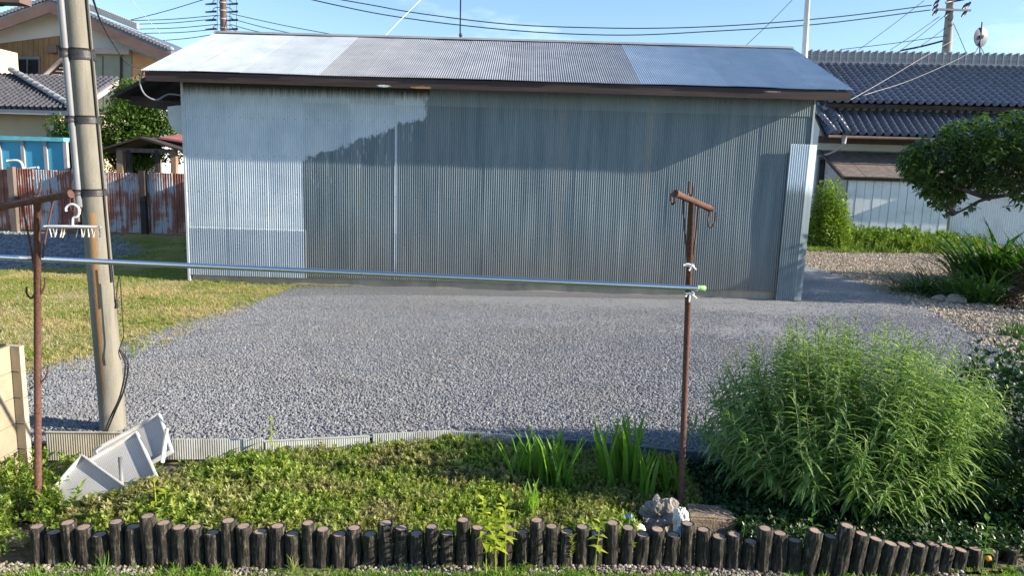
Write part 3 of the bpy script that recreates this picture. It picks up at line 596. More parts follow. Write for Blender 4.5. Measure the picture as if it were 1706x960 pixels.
tile_field(RF, 0.0, 38, -.62, 4.80, 3.1, 6.68, .285, 15, tl, 110, pref=lambda q: (q[0] > 3 or q[1] > 25, q[0], q[1]))
MB().box((.0, -.5, 4.62), (14, -.42, 4.76)).build('eave_board', M['darkwood'], RF)  # dark colour here stands for the shadow under the upper eave
MB().hexa([(.1, -.40, 4.66), (13, -.40, 4.66), (13, 3.1, 6.50), (.1, 3.1, 6.50), (.1, -.40, 4.72), (13, -.40, 4.72), (13, 3.1, 6.60), (.1, 3.1, 6.60)]).build('roof_deck', M['darkwood'], RF)
MB().hexa([(-.25, -1.35, 3.46), (8.4, -1.35, 3.46), (8.4, .3, 4.55), (-.25, .3, 4.55), (-.25, -1.35, 3.58), (8.4, -1.35, 3.58), (8.4, .3, 4.70), (-.25, .3, 4.70)]).build('roof_deck', M['darkwood'], RF)
MB().add([(.1, 3.1, 6.66), (13, 3.1, 6.66), (13, 6.8, 4.8), (.1, 6.8, 4.8)], [(0, 1, 2, 3)]).build('rear_slope', M['tile'], RF)
# stacked ridge: low course, then upright ridge tiles
MB().box((.1, 2.98, 6.58), (13.2, 3.22, 6.74)).build('ridge_base', M['tileedge'], RF)
rb = MB(); rb.box((0, 0, 0), (.25, .18, .34)); rb.tube([(-.01, .09, .36), (.27, .09, .36)], .065, 6); rb.box((-.03, -.02, .0), (.02, .20, .46))
rb0 = rb.build('ridge_tile', M['tileedge'], RF, loc=(.1, 3.0, 6.74))
for i in range(1, 45): link('ridge_tile', rb0.data, RF, (.1 + i * .285, 3.0, 6.74))
# hip rolls at the left end of the lower roof
for (x0, x1) in ((-.3, .05), (.28, .5)):
    for i in range(8):
        t = i / 8; MB().tube([(x0 + (x1 - x0) * t, .3 - 1.8 * t, 4.86 - 1.14 * t), (x0 + (x1 - x0) * (t + .13), .3 - 1.8 * (t + .13), 4.82 - 1.14 * (t + .13))], [.085, .10], 8).build('hip_tile', M['tile'], RF)
MB().tube([(-.2, -1.62, 3.52), (8.5, -1.62, 3.50)], .05, 8).build('gutter', M['darkwood'], house)
MB().tube(arc([(.35, -1.6, 3.46), (.35, -1.5, 3.2), (.15, -.9, 2.95), (.05, -.3, 2.9)], 5), .045, 8).build('downpipe', M['farpole'], house)
MB().tube([(.35, -1.62, 3.55), (.35, -1.62, 3.28)], [.10, .07], 8).build('gutter_hopper', M['farpole'], house)
MB().box((.0, 0, 0), (13, 6.2, 4.7)).build('wall', M['plaster'], house)
MB().box((-.02, -.05, 2.92), (13.02, 0, 3.12)).build('wall_beam', M['greenpn'], house)
MB().box((-.02, -.05, 3.36), (13.02, 0, 3.62)).build('wall_beam', M['barge'], house)
wf = MB().box((.05, -.08, 1.0), (.72, -.02, 2.85)).build('window', M['frame'], house)
MB().box((.10, -.10, 1.08), (.36, -.075, 2.75)).build('pane', M['glass'], wf); MB().box((.41, -.10, 1.08), (.67, -.075, 2.75)).build('pane', M['glass'], wf)
# lean-to: plank roof in front of the wall
for i in range(7):
    x0 = .1 + i * .72; MB().hexa([(x0, -2.65, 2.13), (x0 + .71, -2.65, 2.13), (x0 + .71, -.1, 3.05), (x0, -.1, 3.05), (x0, -2.65, 2.16 + .006 * (i % 2)), (x0 + .71, -2.65, 2.16 + .006 * (i % 2)), (x0 + .71, -.1, 3.08), (x0, -.1, 3.08)]).build('lean_to_sheet', M['oldwood'], house)
MB().hexa([(.02, -2.7, 2.04), (.10, -2.7, 2.04), (.10, -.1, 2.98), (.02, -.1, 2.98), (.02, -2.7, 2.16), (.10, -2.7, 2.16), (.10, -.1, 3.10), (.02, -.1, 3.10)]).build('lean_to_rake', M['darkwood'], house)
MB().box((.1, -2.60, 2.03), (5.1, -2.52, 2.12)).build('lean_to_beam', M['darkwood'], house)
for i in range(12):
    x0 = .32 + i * .282; MB().box((x0 + .008, -2.5 - .006 * (i % 2), 0), (x0 + .274, -2.46, 2.06)).build('wall_board', M['whitepn'], house)
MB().box((.3, -2.46, 0), (3.8, -2.43, 2.05)).build('board_backing', M['mortar'], house)
for i in range(7):
    y0 = -2.45 + i * .33; MB().box((.28, y0 + .006, 0), (.31, y0 + .324, 2.1 + i * .10)).build('side_board', M['pinkpn'], house)
V, F = corr(3.75, 7.0, 0, 2.05, .076, .018, 6); V[:, 1] -= 2.35; link('wall_sheet', fastmesh('wall_sheet', V, F, M['whitepn'], True), house)
V, F = corr(7.1, 10.4, 0, 2.6, .076, .018, 6); V[:, 1] -= 2.5; link('wall_sheet', fastmesh('wall_sheet', V, F, M['whitepn'], True), house)
MB().box((7.0, -2.58, 0), (7.08, -2.46, 2.4)).build('corner_post', M['postwood'], house)
MB().hexa([(3.7, -2.8, 2.05), (10.6, -2.8, 2.05), (10.6, -.1, 2.85), (3.7, -.1, 2.85), (3.7, -2.8, 2.09), (10.6, -2.8, 2.09), (10.6, -.1, 2.9), (3.7, -.1, 2.9)]).build('lean_to_roof', M['oldwood'], house)

# ------------------------------------------------------------------ left-hand houses
def gable_house():
    y = 30.0; h = root('gabled_house', 'two storey house with brown siding and white gable behind the near concrete pole', 'house', (0, 0, 0))
    L = lambda px, py, yy=y: D(px, py, yy)
    ap = L(104, 14); le = L(-90, 84); re = L(300, 98); zb = 0
    lw = L(-40, 60); rw = L(262, 88)
    MB().add([(lw.x, y, 0), (rw.x, y, 0), (rw.x, y, rw.z), (ap.x, y, ap.z), (lw.x, y, lw.z), (lw.x, y + 9, 0), (rw.x, y + 9, 0), (rw.x, y + 9, rw.z), (ap.x, y + 9, ap.z), (lw.x, y + 9, lw.z)],
             [(0, 1, 2, 3, 4), (9, 8, 7, 6, 5), (0, 5, 6, 1), (1, 6, 7, 2), (0, 4, 9, 5)]).build('wall', M['plaster'], h)
    for (e, nm) in ((le, 'l'), (re, 'r')):     # roof slope slabs with bargeboard
        s = -1 if nm == 'l' else 1; o = .75
        MB().hexa([(ap.x, y - o, ap.z + .02), (e.x, y - o, e.z + .02), (e.x, y + 9.5, e.z + .02), (ap.x, y + 9.5, ap.z + .02), (ap.x, y - o, ap.z + .22), (e.x, y - o, e.z + .2), (e.x, y + 9.5, e.z + .2), (ap.x, y + 9.5, ap.z + .22)][::1]).build('roof_slope', M['tile'], h)
        MB().hexa([(ap.x, y - o - .06, ap.z - .30), (e.x, y - o - .06, e.z - .28), (e.x, y - o, e.z - .28), (ap.x, y - o, ap.z - .30), (ap.x, y - o - .06, ap.z + .10), (e.x, y - o - .06, e.z + .08), (e.x, y - o, e.z + .08), (ap.x, y - o, ap.z + .10)]).build('bargeboard', M['barge'], h)
        n = 34
        tb = MB().tube([(0, 0, 0), (0, .3, .0)], .075, 6); tb0 = None
        for i in range(n):
            t = (i + .5) / n; p = (ap.x + (e.x - ap.x) * t, y - o - .05, ap.z + (e.z - ap.z) * t + .27)
            if tb0 is None: tb0 = tb.build('verge_tile', M['tileedge'], h, loc=p)
            else: link('verge_tile', tb0.data, h, p)
    # long raised ridge over the right slope running down to a round end tile
    a = Vector((ap.x + .9, y - .35, ap.z + .05)); b = Vector((L(236, 62).x, y - .35, L(236, 62).z + .25)); nn = 26
    tb = MB().box((-.05, -.1, 0), (.05, .1, .22)); t0 = None
    for i in range(nn):
        t = i / (nn - 1); p = a.lerp(b, t)
        if t0 is None: t0 = tb.build('ridge_tile', M['tileedge'], h, loc=p)
        else: link('ridge_tile', t0.data, h, p)
    MB().hexa([a + Vector((0, -.08, 0)), b + Vector((0, -.08, 0)), b + Vector((0, .08, 0)), a + Vector((0, .08, 0)), a + Vector((0, -.08, .12)), b + Vector((0, -.08, .12)), b + Vector((0, .08, .12)), a + Vector((0, .08, .12))]).build('ridge_course', M['tileedge'], h)
    def quad(nm, m, px, off, th=.05, par=None):
        P = [L(a_, b_, y) for a_, b_ in px]; return MB().hexa([(p.x, y - off, p.z) for p in P][:4] + [(p.x, y - off - th, p.z) for p in P][:4]).build(nm, m, par or h)
    # siding boards (brown), clipped under the sloping plaster line
    for i in range(21):
        x0 = -30 + i * 8.7; x1 = x0 + 8.2; zt = lambda x: (76 - (x + 30) * 0.128) if x < 105 else (58.7 + (x - 105) * 0.215)
        if x0 < 205: quad('siding_board', M['brown'], [(x0, 190), (x1, 190), (x1, zt(x1)), (x0, zt(x0))], .02, .03)
    quad('wall_panel', M['orange'], [(222, 200), (262, 200), (262, 100), (222, 87)], .02)
    quad('wall_panel', M['greenpn'], [(206, 190), (221, 190), (221, 92), (206, 90)], .03)
    for x0, x1 in ((150, 173), (175, 202)): quad('shutter', M['greenpn'], [(x0, 190), (x1, 190), (x1, 93), (x0, 91)], .06)
    quad('shutter_frame', M['darkwood'], [(203, 190), (206, 190), (206, 90), (203, 90)], .08)
    quad('lintel', M['pinkpn'], [(146, 90), (222, 92), (222, 84), (146, 82)], .1, .25)
    wf_ = quad('window', M['frame'], [(27, 128), (69, 128), (69, 95), (27, 95)], .06)
    quad('pane', M['glass'], [(29, 126), (47, 126), (47, 97), (29, 97)], .115, .01, wf_); quad('pane', M['glass'], [(50, 126), (67, 126), (67, 97), (50, 97)], .115, .01, wf_)
    quad('vent_hood', M['barge'], [(88, 90), (105, 90), (104, 77), (89, 76)], .06, .35)
    s0, s1 = L(48, 150, y - .9), L(118, 84, y - .9)    # outside stair
    for dy in (0, .8): MB().tube([s0 + Vector((0, dy, 0)), s1 + Vector((0, dy, 0))], .07, 6).build('stair_rail', M['pinkpn'], h)
    for i in range(12):
        p = s0.lerp(s1, (i + .5) / 12); MB().box((p.x - .13, p.y, p.z - .35), (p.x + .13, p.y + .8, p.z - .31)).build('stair_tread', M['pinkpn'], h)
    MB().hexa([s0 + Vector((0, .05, -.1)), s1 + Vector((0, .05, -.1)), s1 + Vector((0, .1, -.1)), s0 + Vector((0, .1, -.1)), s0 + Vector((0, .05, -.45)), s1 + Vector((0, .05, -.45)), s1 + Vector((0, .1, -.45)), s0 + Vector((0, .1, -.45))]).build('stair_string', M['darkwood'], h)
gable_house()
def cream_house():
    y = 25.0; h = root('cream_house', 'low cream walled house with dark tiled roof at the left edge', 'house')
    p = D(93, 236, y); q = D(100, 186, y); MB().box((-20, y, 0), (p.x, y + 5, q.z + .1)).build('wall', M['cream'], h)
    e0 = D(122, 184, y - .7); top = D(20, 138, y + 2.2)
    r = bpy.data.objects.new('roof', None); C.objects.link(r); r.parent = h
    n = 18; M['tiledark'] = simple('old_dark_tile', (.075, .078, .095), .42, 0, .4, 6, .1, spec=.5); n = 28; tw = .19; t = tile_mesh(tw, .2, M['tiledark']); x0 = e0.x - n * tw
    tile_field(r, x0, n, y - .75, e0.z + .02, y + 2.2, e0.z + 1.35, tw, 16, t, 60)
    MB().hexa([(x0, y - .7, e0.z - .16), (e0.x, y - .7, e0.z - .16), (e0.x, y + 2.2, e0.z + 1.1), (x0, y + 2.2, e0.z + 1.1), (x0, y - .7, e0.z - .02), (e0.x, y - .7, e0.z - .02), (e0.x, y + 2.2, e0.z + 1.3), (x0, y + 2.2, e0.z + 1.3)]).build('eave_board', M['pinkpn'], r)
    for i in range(12):
        a = (i / 12.0); b = (i + 1.1) / 12; A_ = Vector((e0.x + .05, y - .75, e0.z + .1)); B_ = Vector((D(20, 128, y + 2.2).x, y + 2.2, e0.z + 1.55)); MB().tube([A_.lerp(B_, a), A_.lerp(B_, b)], [.09, .11], 7).build('hip_tile', M['tileedge'], r)
    u0, u1 = D(-90, 130, y + 2.5), D(29, 88, y + 4.0); MB().box((u0.x - 1, y + 2.3, u0.z - 1), (u1.x, y + 4.0, u1.z)).build('upper_wall', M['cream'], h)
    MB().tube([D(93, 186, y - .15), D(92, 240, y - .15)], .05, 6).build('downpipe', M['barge'], h); b = D(86, 214, y - .1); MB().box((b.x - .08, b.y, b.z - .1), (b.x + .08, y, b.z + .1)).build('meter_box', M['plaster'], h)
    bp = MB(); g0 = D(-40, 8, y); 
cream_house()
# brown roof corner poking in at the very top left, hung with its gutter
nr = root('neighbour_eave', 'brown painted eave end poking into the top left corner', 'eave'); a = D(-60, -4, 12); b = D(32, -2, 12)
MB().box((a.x, 12, b.z - .05), (b.x, 12.3, b.z + .10)).build('eave_board', M['barge'], nr)
MB().tube(arc([D(-10, 7, 12.2), D(4, 7, 12.2), D(8, 3, 12.2)], 5), .03, 6).build('gutter_hook', M['black'], nr)
# turquoise sheet store
bs = root('turquoise_store', 'row of turquoise sheet panels behind the rusty fence', 'sheet store'); y = 22.6
for (x0, x1) in ((-60, -3), (2, 36), (41, 73), (79, 106)):
    a, b = D(x0, 300, y), D(x1, 236, y); MB().box((a.x, y, 0), (b.x, y + .05, b.z)).build('sheet_panel', M['bluepn'], bs)
for x0 in (-1, 38, 76, 109):
    a = D(x0, 236, y); MB().box((a.x - .05, y - .06, 0), (a.x + .05, y + .06, a.z + .02)).build('post', M['farpole'], bs)
a, b = D(-60, 233, y), D(110, 235, y); MB().box((a.x, y - .12, b.z - .02), (b.x, y + .4, b.z + .10)).build('top_rail', simple('turquoise_rail', (.14, .50, .62), .5), bs)
for k, pts in enumerate((((40, 300), (38, 278), (31, 268), (12, 268)), ((44, 300), (44, 285), (48, 281), (64, 279)))):
    o = MB().tube(arc([D(px, py, 21.2) for px, py in pts], 5), .035, 7).build('bent_pipe', M['white']); tag(o, ['taller bent white pipe bending left above the rusty fence', 'shorter bent white pipe bending right above the rusty fence'][k], 'pipe', 'bent white pipes behind the fence')

# ------------------------------------------------------------------ rusty corrugated fence
A_, B_ = G(-90, 381), G(330, 393); fl = (B_ - A_).length; fz = atan2(B_.y - A_.y, B_.x - A_.x)
fence = root('rusty_fence', 'rust streaked corrugated iron fence between the pole and the shed', 'fence', A_, fz)
n = 11; sw = fl / n
for i in range(n):
    V, F = corr(0, sw * 1.03, 0.04, 1.66 + random.uniform(-.03, .02), .066, .018, 6); V[:, 1] -= .012 * (i % 2); o = link('fence_sheet', fastmesh('fence_sheet', V, F, M['rusty'], True), fence, (i * sw, 0, 0), (0, random.uniform(-.008, .008), 0))
for (px, m, r) in ((4, 'oldwood', .075), (137, 'oldwood', .05), (183, 'greyp', .045), (262, 'darkwood', .075)):
    x = (G(px, 387) - A_).length; MB().box((x - r, -.17, 0), (x + r, -.03, 1.72)).build('fence_post', M[m], fence)
MB().box((0, .03, .5), (fl, .07, .58)).build('fence_rail', M['oldwood'], fence); MB().box((0, .03, 1.3), (fl, .07, 1.38)).build('fence_rail', M['oldwood'], fence)

# small roofed shelter behind the fence
ks = root('garden_shelter', 'small open shelter with dark gable roof behind the rusty fence', 'shelter'); y = 22.0
ap = D(241, 228, y); l0 = D(168, 250, y); r0 = D(312, 250, y)
for e, m in ((l0, M['darkwood']), (r0, M['darkwood'])):
    MB().hexa([(ap.x, y - .3, ap.z - .06), (e.x, y - .3, e.z - .06), (e.x, y + 2.2, e.z - .06), (ap.x, y + 2.2, ap.z - .06), (ap.x, y - .3, ap.z), (e.x, y - .3, e.z), (e.x, y + 2.2, e.z), (ap.x, y + 2.2, ap.z)]).build('roof_slope', m, ks)
MB().hexa([(ap.x + .25, y + .4, ap.z - .03), (r0.x + 1.2, y + .4, r0.z + .02), (r0.x + 1.2, y + 3, r0.z + .5), (ap.x + .25, y + 3, ap.z + .25), (ap.x + .25, y + .4, ap.z + .03), (r0.x + 1.2, y + .4, r0.z + .06), (r0.x + 1.2, y + 3, r0.z + .56), (ap.x + .25, y + 3, ap.z + .3)]).build('red_roof_sheet', M['redroof'], ks)
a, b = D(194, 246, y), D(292, 250, y); MB().box((a.x, y - .05, a.z - .12), (b.x, y + .05, a.z)).build('tie_beam', M['oldwood'], ks)
for px, m, r in ((201, 'postwood', .09), (290, 'postwood', .08), (262, 'darkwood', .06), (215, 'darkwood', .06)):
    a = D(px, 250, y); MB().hexa([(a.x - r - .05, y - r, 0), (a.x + r - .05, y - r, 0), (a.x + r - .05, y + r, 0), (a.x - r - .05, y + r, 0), (a.x - r, y - r, a.z), (a.x + r, y - r, a.z), (a.x + r, y + r, a.z), (a.x - r, y + r, a.z)]).build('post', M[m], ks)

# ------------------------------------------------------------------ near utility pole
pb = G(190, 716); pt = D(119, -60, 5.25)
up = root('utility_pole', 'near leaning concrete utility pole with black bands and rust stain', 'utility pole', pb); H = 3.75
top = Vector((pt.x - pb.x, -.02, pt.z)); top *= H / top.z
def pp(z): return top * (z / H)
MB().tube([pp(z) - Vector((0, 0, .2 if z == 0 else 0)) for z in np.linspace(0, H, 12)], [.090 - .016 * t for t in np.linspace(0, 1, 12)], 28).build('shaft', M['pole'], up)
def zp(py): return D(160, py, 5.25).z
cz = zp(345); MB().tube([pp(z) + Vector((-.062, -.072, 0)) for z in np.linspace(cz, H, 6)], .024, 10).build('conduit', M['grey'], up)
MB().tube([pp(z) + Vector((-.060, -.062, 0)) for z in (cz - .03, cz + .04)], .020, 10).build('conduit_end', M['rust'], up)
for (py, hh) in ((91, .075), (200, .055), (321, .05)):
    z0 = zp(py); bd = MB().tube([pp(z0 - hh / 2), pp(z0 - hh * .15), pp(z0 + hh * .2), pp(z0 + hh / 2)], [.087, .090, .088, .086], 24).build('band', M['tape'], up)
    MB().tube([pp(z0 - hh * .4) + Vector((-.072, -.072, 0)), pp(z0 + hh * .4) + Vector((-.072, -.072, 0))], .034, 10).build('strap', M['tape'], bd)
MB().tube([pp(z) + Vector((.090 - .006 * z / 3, -.02, 0)) for z in np.linspace(zp(470), H, 7)], .008, 6).build('cable', M['black'], up)
def hang(nm, pts, r, y):
    MB().tube(arc([D(a_, b_, y) - pb for a_, b_ in pts], 6), r, 6).build(nm, M['black'], up)
hang('cable', [(186, 440), (190, 480), (192, 505), (199, 460), (204, 530), (206, 560), (198, 585), (201, 600)], .0035, 5.18)
hang('cable', [(199, 583), (212, 600), (213, 620), (205, 655), (190, 690), (172, 735)], .006, 5.15)
hang('cable', [(200, 585), (209, 610), (200, 660), (182, 700), (166, 745)], .006, 5.12)
hang('cable', [(205, 722), (180, 730), (166, 745)], .006, 5.08)
hang('cable_joint', [(193, 500), (194, 508), (193, 514)], .011, 5.15)
# service drop from this pole to the shed corner
o = MB().tube(arc([D(154, -5, 5.3), D(168, 35, 7), D(190, 75, 9), D(212, 105, 11), D(232, 113, 11.7)], 6), [.008] * 24 + [.010], 6).build('service_cable', M['wire']); tag(o, 'sagging cable from the near concrete pole to the left shed eave', 'cable')
MB().tube([Vector(p) for p in arc([(-.44, -.4, 3.38), (-.5, -.4, 3.2), (-.44, -.38, 3.02), (-.30, -.3, 2.95), (-.2, -.1, 3.06), (0, 0, 3.05)], 6)], .014, 8).build('cable_loop', M['grey'], shed)

# ------------------------------------------------------------------ laundry posts, pole and hanger
def jhook(a, b, c, d, r=.006): return MB().tube(arc([a, b, c, d], 6), r, 6)
def laundry_post(base, lab, yb, spec):
    t = root('laundry_post', lab, 'laundry post', base, 0, 'rusted steel laundry posts'); q = lambda px, py, dy=0: D(px, py, yb + dy) - base
    a = q(*spec['top']); MB().tube([(0, 0, -.05), a * .5, a], [.0195, .0185, .0185], 14).build('post', M['rust'], t)
    l, r_ = q(*spec['bar'][0], spec['bdy'][0]), q(*spec['bar'][1], spec['bdy'][1]); dr = (r_ - l).normalized()
    MB().tube([l, l + dr * .03, l + dr * .06, r_ - dr * .06, r_ - dr * .03, r_], [.0225, .0215, .0195, .0195, .0215, .0225], 12).build('crossbar', M['rust'], t)
    for pts in spec['rods']: MB().tube(arc([q(*p) for p in pts], 5), .0055, 7).build('rod', M['rust'], t)
    return t, q
lb = G(63, 872, LOW); yb = lb.y
lp, ql = laundry_post(lb, 'rusted steel laundry post at the left by the white trays', yb, dict(top=(62, 328), bar=((-2, 345), (118, 323)), bdy=(.05, -.05),
    rods=[[(55, 299), (57, 315), (62, 326)], [(68, 299), (67, 315), (63, 326)], [(37, 343), (46, 385), (56, 440), (58, 458), (60, 480), (53, 497), (45, 490), (44, 478)], [(89, 333), (82, 365), (75, 400), (71, 430)],
          [(75, 463), (75, 475), (70, 487), (66, 492)], [(80, 610), (78, 625), (70, 636), (64, 640)], [(117, 318), (117, 342), (121, 352), (124, 345), (122, 322)]]))
rbp = G(1134, 856, LOW); yr = rbp.y
rp, qr = laundry_post(rbp, 'rusted steel laundry post at the right beside the concrete block', yr, dict(top=(1152, 335), bar=((1125, 322), (1184, 348)), bdy=(-.12, .12),
    rods=[[(1148, 302), (1148, 318), (1152, 328), (1154, 318), (1154, 304)], [(1138, 334), (1140, 375), (1144, 420), (1146, 450), (1148, 470)], [(1164, 343), (1160, 385), (1153, 440), (1149, 460)],
          [(1122, 328), (1119, 322), (1118, 334), (1121, 341), (1124, 334), (1124, 322)], [(1184, 350), (1180, 362), (1180, 374), (1184, 379), (1190, 372), (1192, 354)], [(1150, 455), (1144, 470), (1146, 485), (1150, 480)]]))
p0, p1 = D(-60, 426, yb + .03), D(1176, 481, yr - .03)
dp = root('drying_pole', 'long stainless drying pole slung between the two laundry posts', 'drying pole'); dr = (p1 - p0).normalized()
MB().tube([p0, p1 - dr * .045], .0155, 16).build('tube', M['steel'], dp); MB().tube([p1 - dr * .05, p1 - dr * .045, p1 - dr * .006, p1], [.0165, .0178, .0178, .013], 14).build('end_cap', M['greencap'], dp)
def tie(px, py, lab, pts):
    t = root('string_tie', lab, 'string', group='white string ties on the right laundry post'); c = D(px, py, yr)
    ring = [c + Vector((cos(a) * .0235, sin(a) * .0235, .003 * sin(a * 2))) for a in np.linspace(0, 2 * pi, 15)]; MB().tube(ring, .006, 6).build('loop', M['rope'], t)
    for q in pts: MB().tube(arc([D(a_, b_, yr - .03) for a_, b_ in q], 4), .0055, 6).build('loose_end', M['rope'], t)
tie(1149, 443, 'white string knotted round the right post just above the drying pole', [[(1139, 442), (1145, 440), (1152, 442), (1160, 450)], [(1155, 439), (1151, 445), (1148, 451)]])
tie(1149, 489, 'white string knotted round the right post just below the drying pole', [[(1142, 494), (1148, 488), (1153, 491), (1161, 498)], [(1149, 488), (1149, 494), (1148, 503)]])
hg = root('peg_hanger', 'white plastic hanger with pegs hooked on the left crossbar end', 'hanger'); yh = yb - .05
h = lambda px, py: D(px, py, yh)
MB().tube(arc([h(110, 352), h(110, 346), h(116, 341), h(124, 341), h(131, 347), h(132, 355), h(128, 361), h(122, 363), h(121, 370), h(121, 378)], 5), .0062, 8).build('hook', M['white'], hg)
MB().tube([h(73, 377), h(80, 377), h(121, 377.5), h(160, 378), h(168, 378)], [.003, .006, .0085, .006, .003], 8).build('bar', M['white'], hg)
for i, px in enumerate((82, 88, 94, 103, 107, 129, 135, 141, 146, 152, 158, 165)):
    a, b = h(px, 381), h(px + random.choice((-3.5, 3, 1)), 396); cl = MB(); cl.tube([a, a.lerp(b, .5) + Vector((.004, .004, 0)), b], [.0028, .004, .003], 6); cl.tube([a + Vector((.004, -.004, 0)), b + Vector((.008, -.006, .004))], [.003, .0025], 6)
    cl.build('peg', [M['white'], M['cream'], M['dish']][i % 3 if i % 3 < 2 or i % 2 else 0], hg)

# ------------------------------------------------------------------ concrete block wall and things at the left edge
bw = root('block_wall', 'tan concrete block wall at the left edge of the yard', 'wall'); e = G(33, 790, LOW)
for cidx in range(5):
    z0 = LOW + cidx * .178; 
    for j in range(5):
        y1 = e.y - j * .4 - (.2 if cidx % 2 else 0) + .0; y0 = y1 - .392
        if j == 0 and cidx % 2: MB().box((e.x - .15, y1 + .004, z0 + .003), (e.x, e.y, z0 + .175)).build('block', M['block'], bw)
        MB().box((e.x - .15, y0, z0 + .003), (e.x + .001 * (j % 2), y1, z0 + .175)).build('block', M['block'], bw)
    pv = [(e.x - .16, e.y + .035), (e.x + .072, e.y - .015), (e.x + .072, e.y + .03), (e.x - .16, e.y + .06)]
    MB().hexa([(x, y, z0 + .003) for x, y in pv] + [(x, y, z0 + .175) for x, y in pv]).build('pier_block', M['concrete'], bw)
MB().box((e.x - .145, e.y - 2.1, LOW), (e.x - .006, e.y + .03, LOW + .885)).build('mortar', M['mortar'], bw)
a = D(9, 598, e.y - .05); bk = root('metal_bracket', 'dark iron channel piece lying on top of the block wall', 'bracket'); zt = LOW + .893
MB().box((e.x - .13, e.y - .45, zt), (e.x - .01, e.y - .02, zt + .012)).build('base_plate', M['black'], bk); MB().box((e.x - .13, e.y - .45, zt + .10), (e.x - .01, e.y - .05, zt + .115)).build('top_plate', M['black'], bk); MB().box((e.x - .12, e.y - .45, zt + .012), (e.x - .105, e.y - .05, zt + .10)).build('web', M['black'], bk)

# edging strips between gravel and bed (each board its own thing)
def ribbed(name, p, q, h, m, lab, th=.014, sink=.0, lift=0.0):
    d = (q - p); L = d.length; o = root(name, lab, 'edging board', (p.x, p.y, 0), atan2(d.y, d.x), 'edging boards along the gravel'); n = int(L / .016)
    xs = np.linspace(0, L, n * 2 + 1); yy = -(np.arange(len(xs)) % 2) * .0022
    V = []; 
    for z in (p.z, p.z + h): V += [(x, y_, z + (q.z - p.z) * x / L) for x, y_ in zip(xs, yy)]
    for z in (p.z, p.z + h): V += [(x, th, z + (q.z - p.z) * x / L) for x in xs]
    k = len(xs); F = [(i, i + 1, k + i + 1, k + i) for i in range(k - 1)] + [(2 * k + i + 1, 2 * k + i, 3 * k + i, 3 * k + i + 1) for i in range(k - 1)] + [(k + i, k + i + 1, 3 * k + i + 1, 3 * k + i) for i in range(k - 1)]
    link('board', fastmesh('board', V, F, m), o); MB().box((0, -.006, p.z + h + (q.z - p.z) * .5), (L, th + .002, p.z + h + .006 + (q.z - p.z) * .5)).build('rim', m, o) if abs(q.z - p.z) < .002 else None
ev = lambda x, z=-.08: Vector((x, y_edge(x) - .045, z))
for (xa, xb, h_, mt, lab, za, zb) in (
        (-3.22, -2.55, .185, 'edgetan', 'tan ribbed edging board left of the near concrete pole', -.10, -.10), (-2.50, -1.75, .13, 'edgepl', 'pale grey edging board just right of the near concrete pole', -.09, -.10),
        (-1.74, -1.02, .11, 'edgepl', 'grey edging board half buried behind the ground cover', -.10, -.10), (-1.0, -.43, .125, 'edgepl', 'pale ribbed edging board rising to its right end, middle of the row', -.10, -.08),
        (-.42, .05, .12, 'edgepl', 'pale ribbed edging board sloping down left of the iris plants', -.08, -.095), (.06, .62, .11, 'edgedk', 'dark blue edging board behind the leftmost iris clump', -.10, -.10),
        (.63, 1.25, .11, 'edgedk', 'dark edging board directly behind the right laundry post', -.10, -.10), (1.26, 2.2, .11, 'edgedk', 'dark edging board running behind the big shrub', -.10, -.10)):
    ribbed('edging_board', ev(xa, za), ev(xb, zb), h_ + .018, M[mt], lab)

# white perforated trays
def tray_mat():
    k = NM('perforated_tray'); v = k.coord(); x, y, z = k.sep(v)
    hx = k.math('ABSOLUTE', k.math('SUBTRACT', k.math('FRACT', k.math('MULTIPLY', x, 90)), .5)); hy = k.math('ABSOLUTE', k.math('SUBTRACT', k.math('FRACT', k.math('MULTIPLY', y, 90)), .5))
    hole = k.math('MULTIPLY', k.math('LESS_THAN', hx, .22), k.math('LESS_THAN', hy, .22)); col = k.mix(k.math('MULTIPLY', hole, .75), (.47, .48, .49), (.15, .16, .17)); col = k.mix(k.math('MULTIPLY', k.step(k.noise(6, 6, v), .45, .7), .5), col, (.38, .36, .31)); return k.fin(col, .6)
M['tray'] = tray_mat()
def tray(lab, c, sx, sy, rot, m=None, pegs=()):
    t = root('perforated_tray', lab, 'tray', c, 0, 'white perforated trays dumped by the pole'); t.rotation_euler = rot
    MB().box((0, 0, 0), (sx, sy, .006)).build('mesh_panel', m or M['tray'], t)
    rm = M['trayrim'] if m is None else M['black']
    for (a_, b_) in (((0, -.008, -.030), (sx, 0, .009)), ((0, sy, -.030), (sx, sy + .008, .009)), ((-.008, -.008, -.030), (0, sy + .008, .009)), ((sx, -.008, -.030), (sx + .008, sy + .008, .009))): MB().box(a_, b_).build('rim', rm, t)
def place_tray(lab, P0, PX, PY, m=None):     # corner, end of long side, end of short side (world points)
    ex = (PX - P0); sx = ex.length; ex.normalize(); ey = (PY - P0); ey = ey - ex * ey.dot(ex); sy = ey.length; ey.normalize(); ez = ex.cross(ey)
    t = Matrix((ex, ey, ez)).transposed(); tray(lab, P0, sx, sy, t.to_euler(), m)
place_tray('white perforated tray farthest back, leaning up against the near pole', D(162, 752, 4.66), D(267, 694, 4.78), D(204, 800, 4.50))
place_tray('white perforated tray in the middle of the leaning pile', D(130, 783, 4.46), D(229, 724, 4.60), D(182, 842, 4.30))
place_tray('white perforated tray lowest and nearest to the log border', D(84, 826, 4.22), D(140, 762, 4.36), D(150, 892, 4.06))
place_tray('black perforated tray lying flat behind the left laundry post', G(30, 868, -.09), G(30, 828, -.09), G(125, 868, -.09), M['black'])
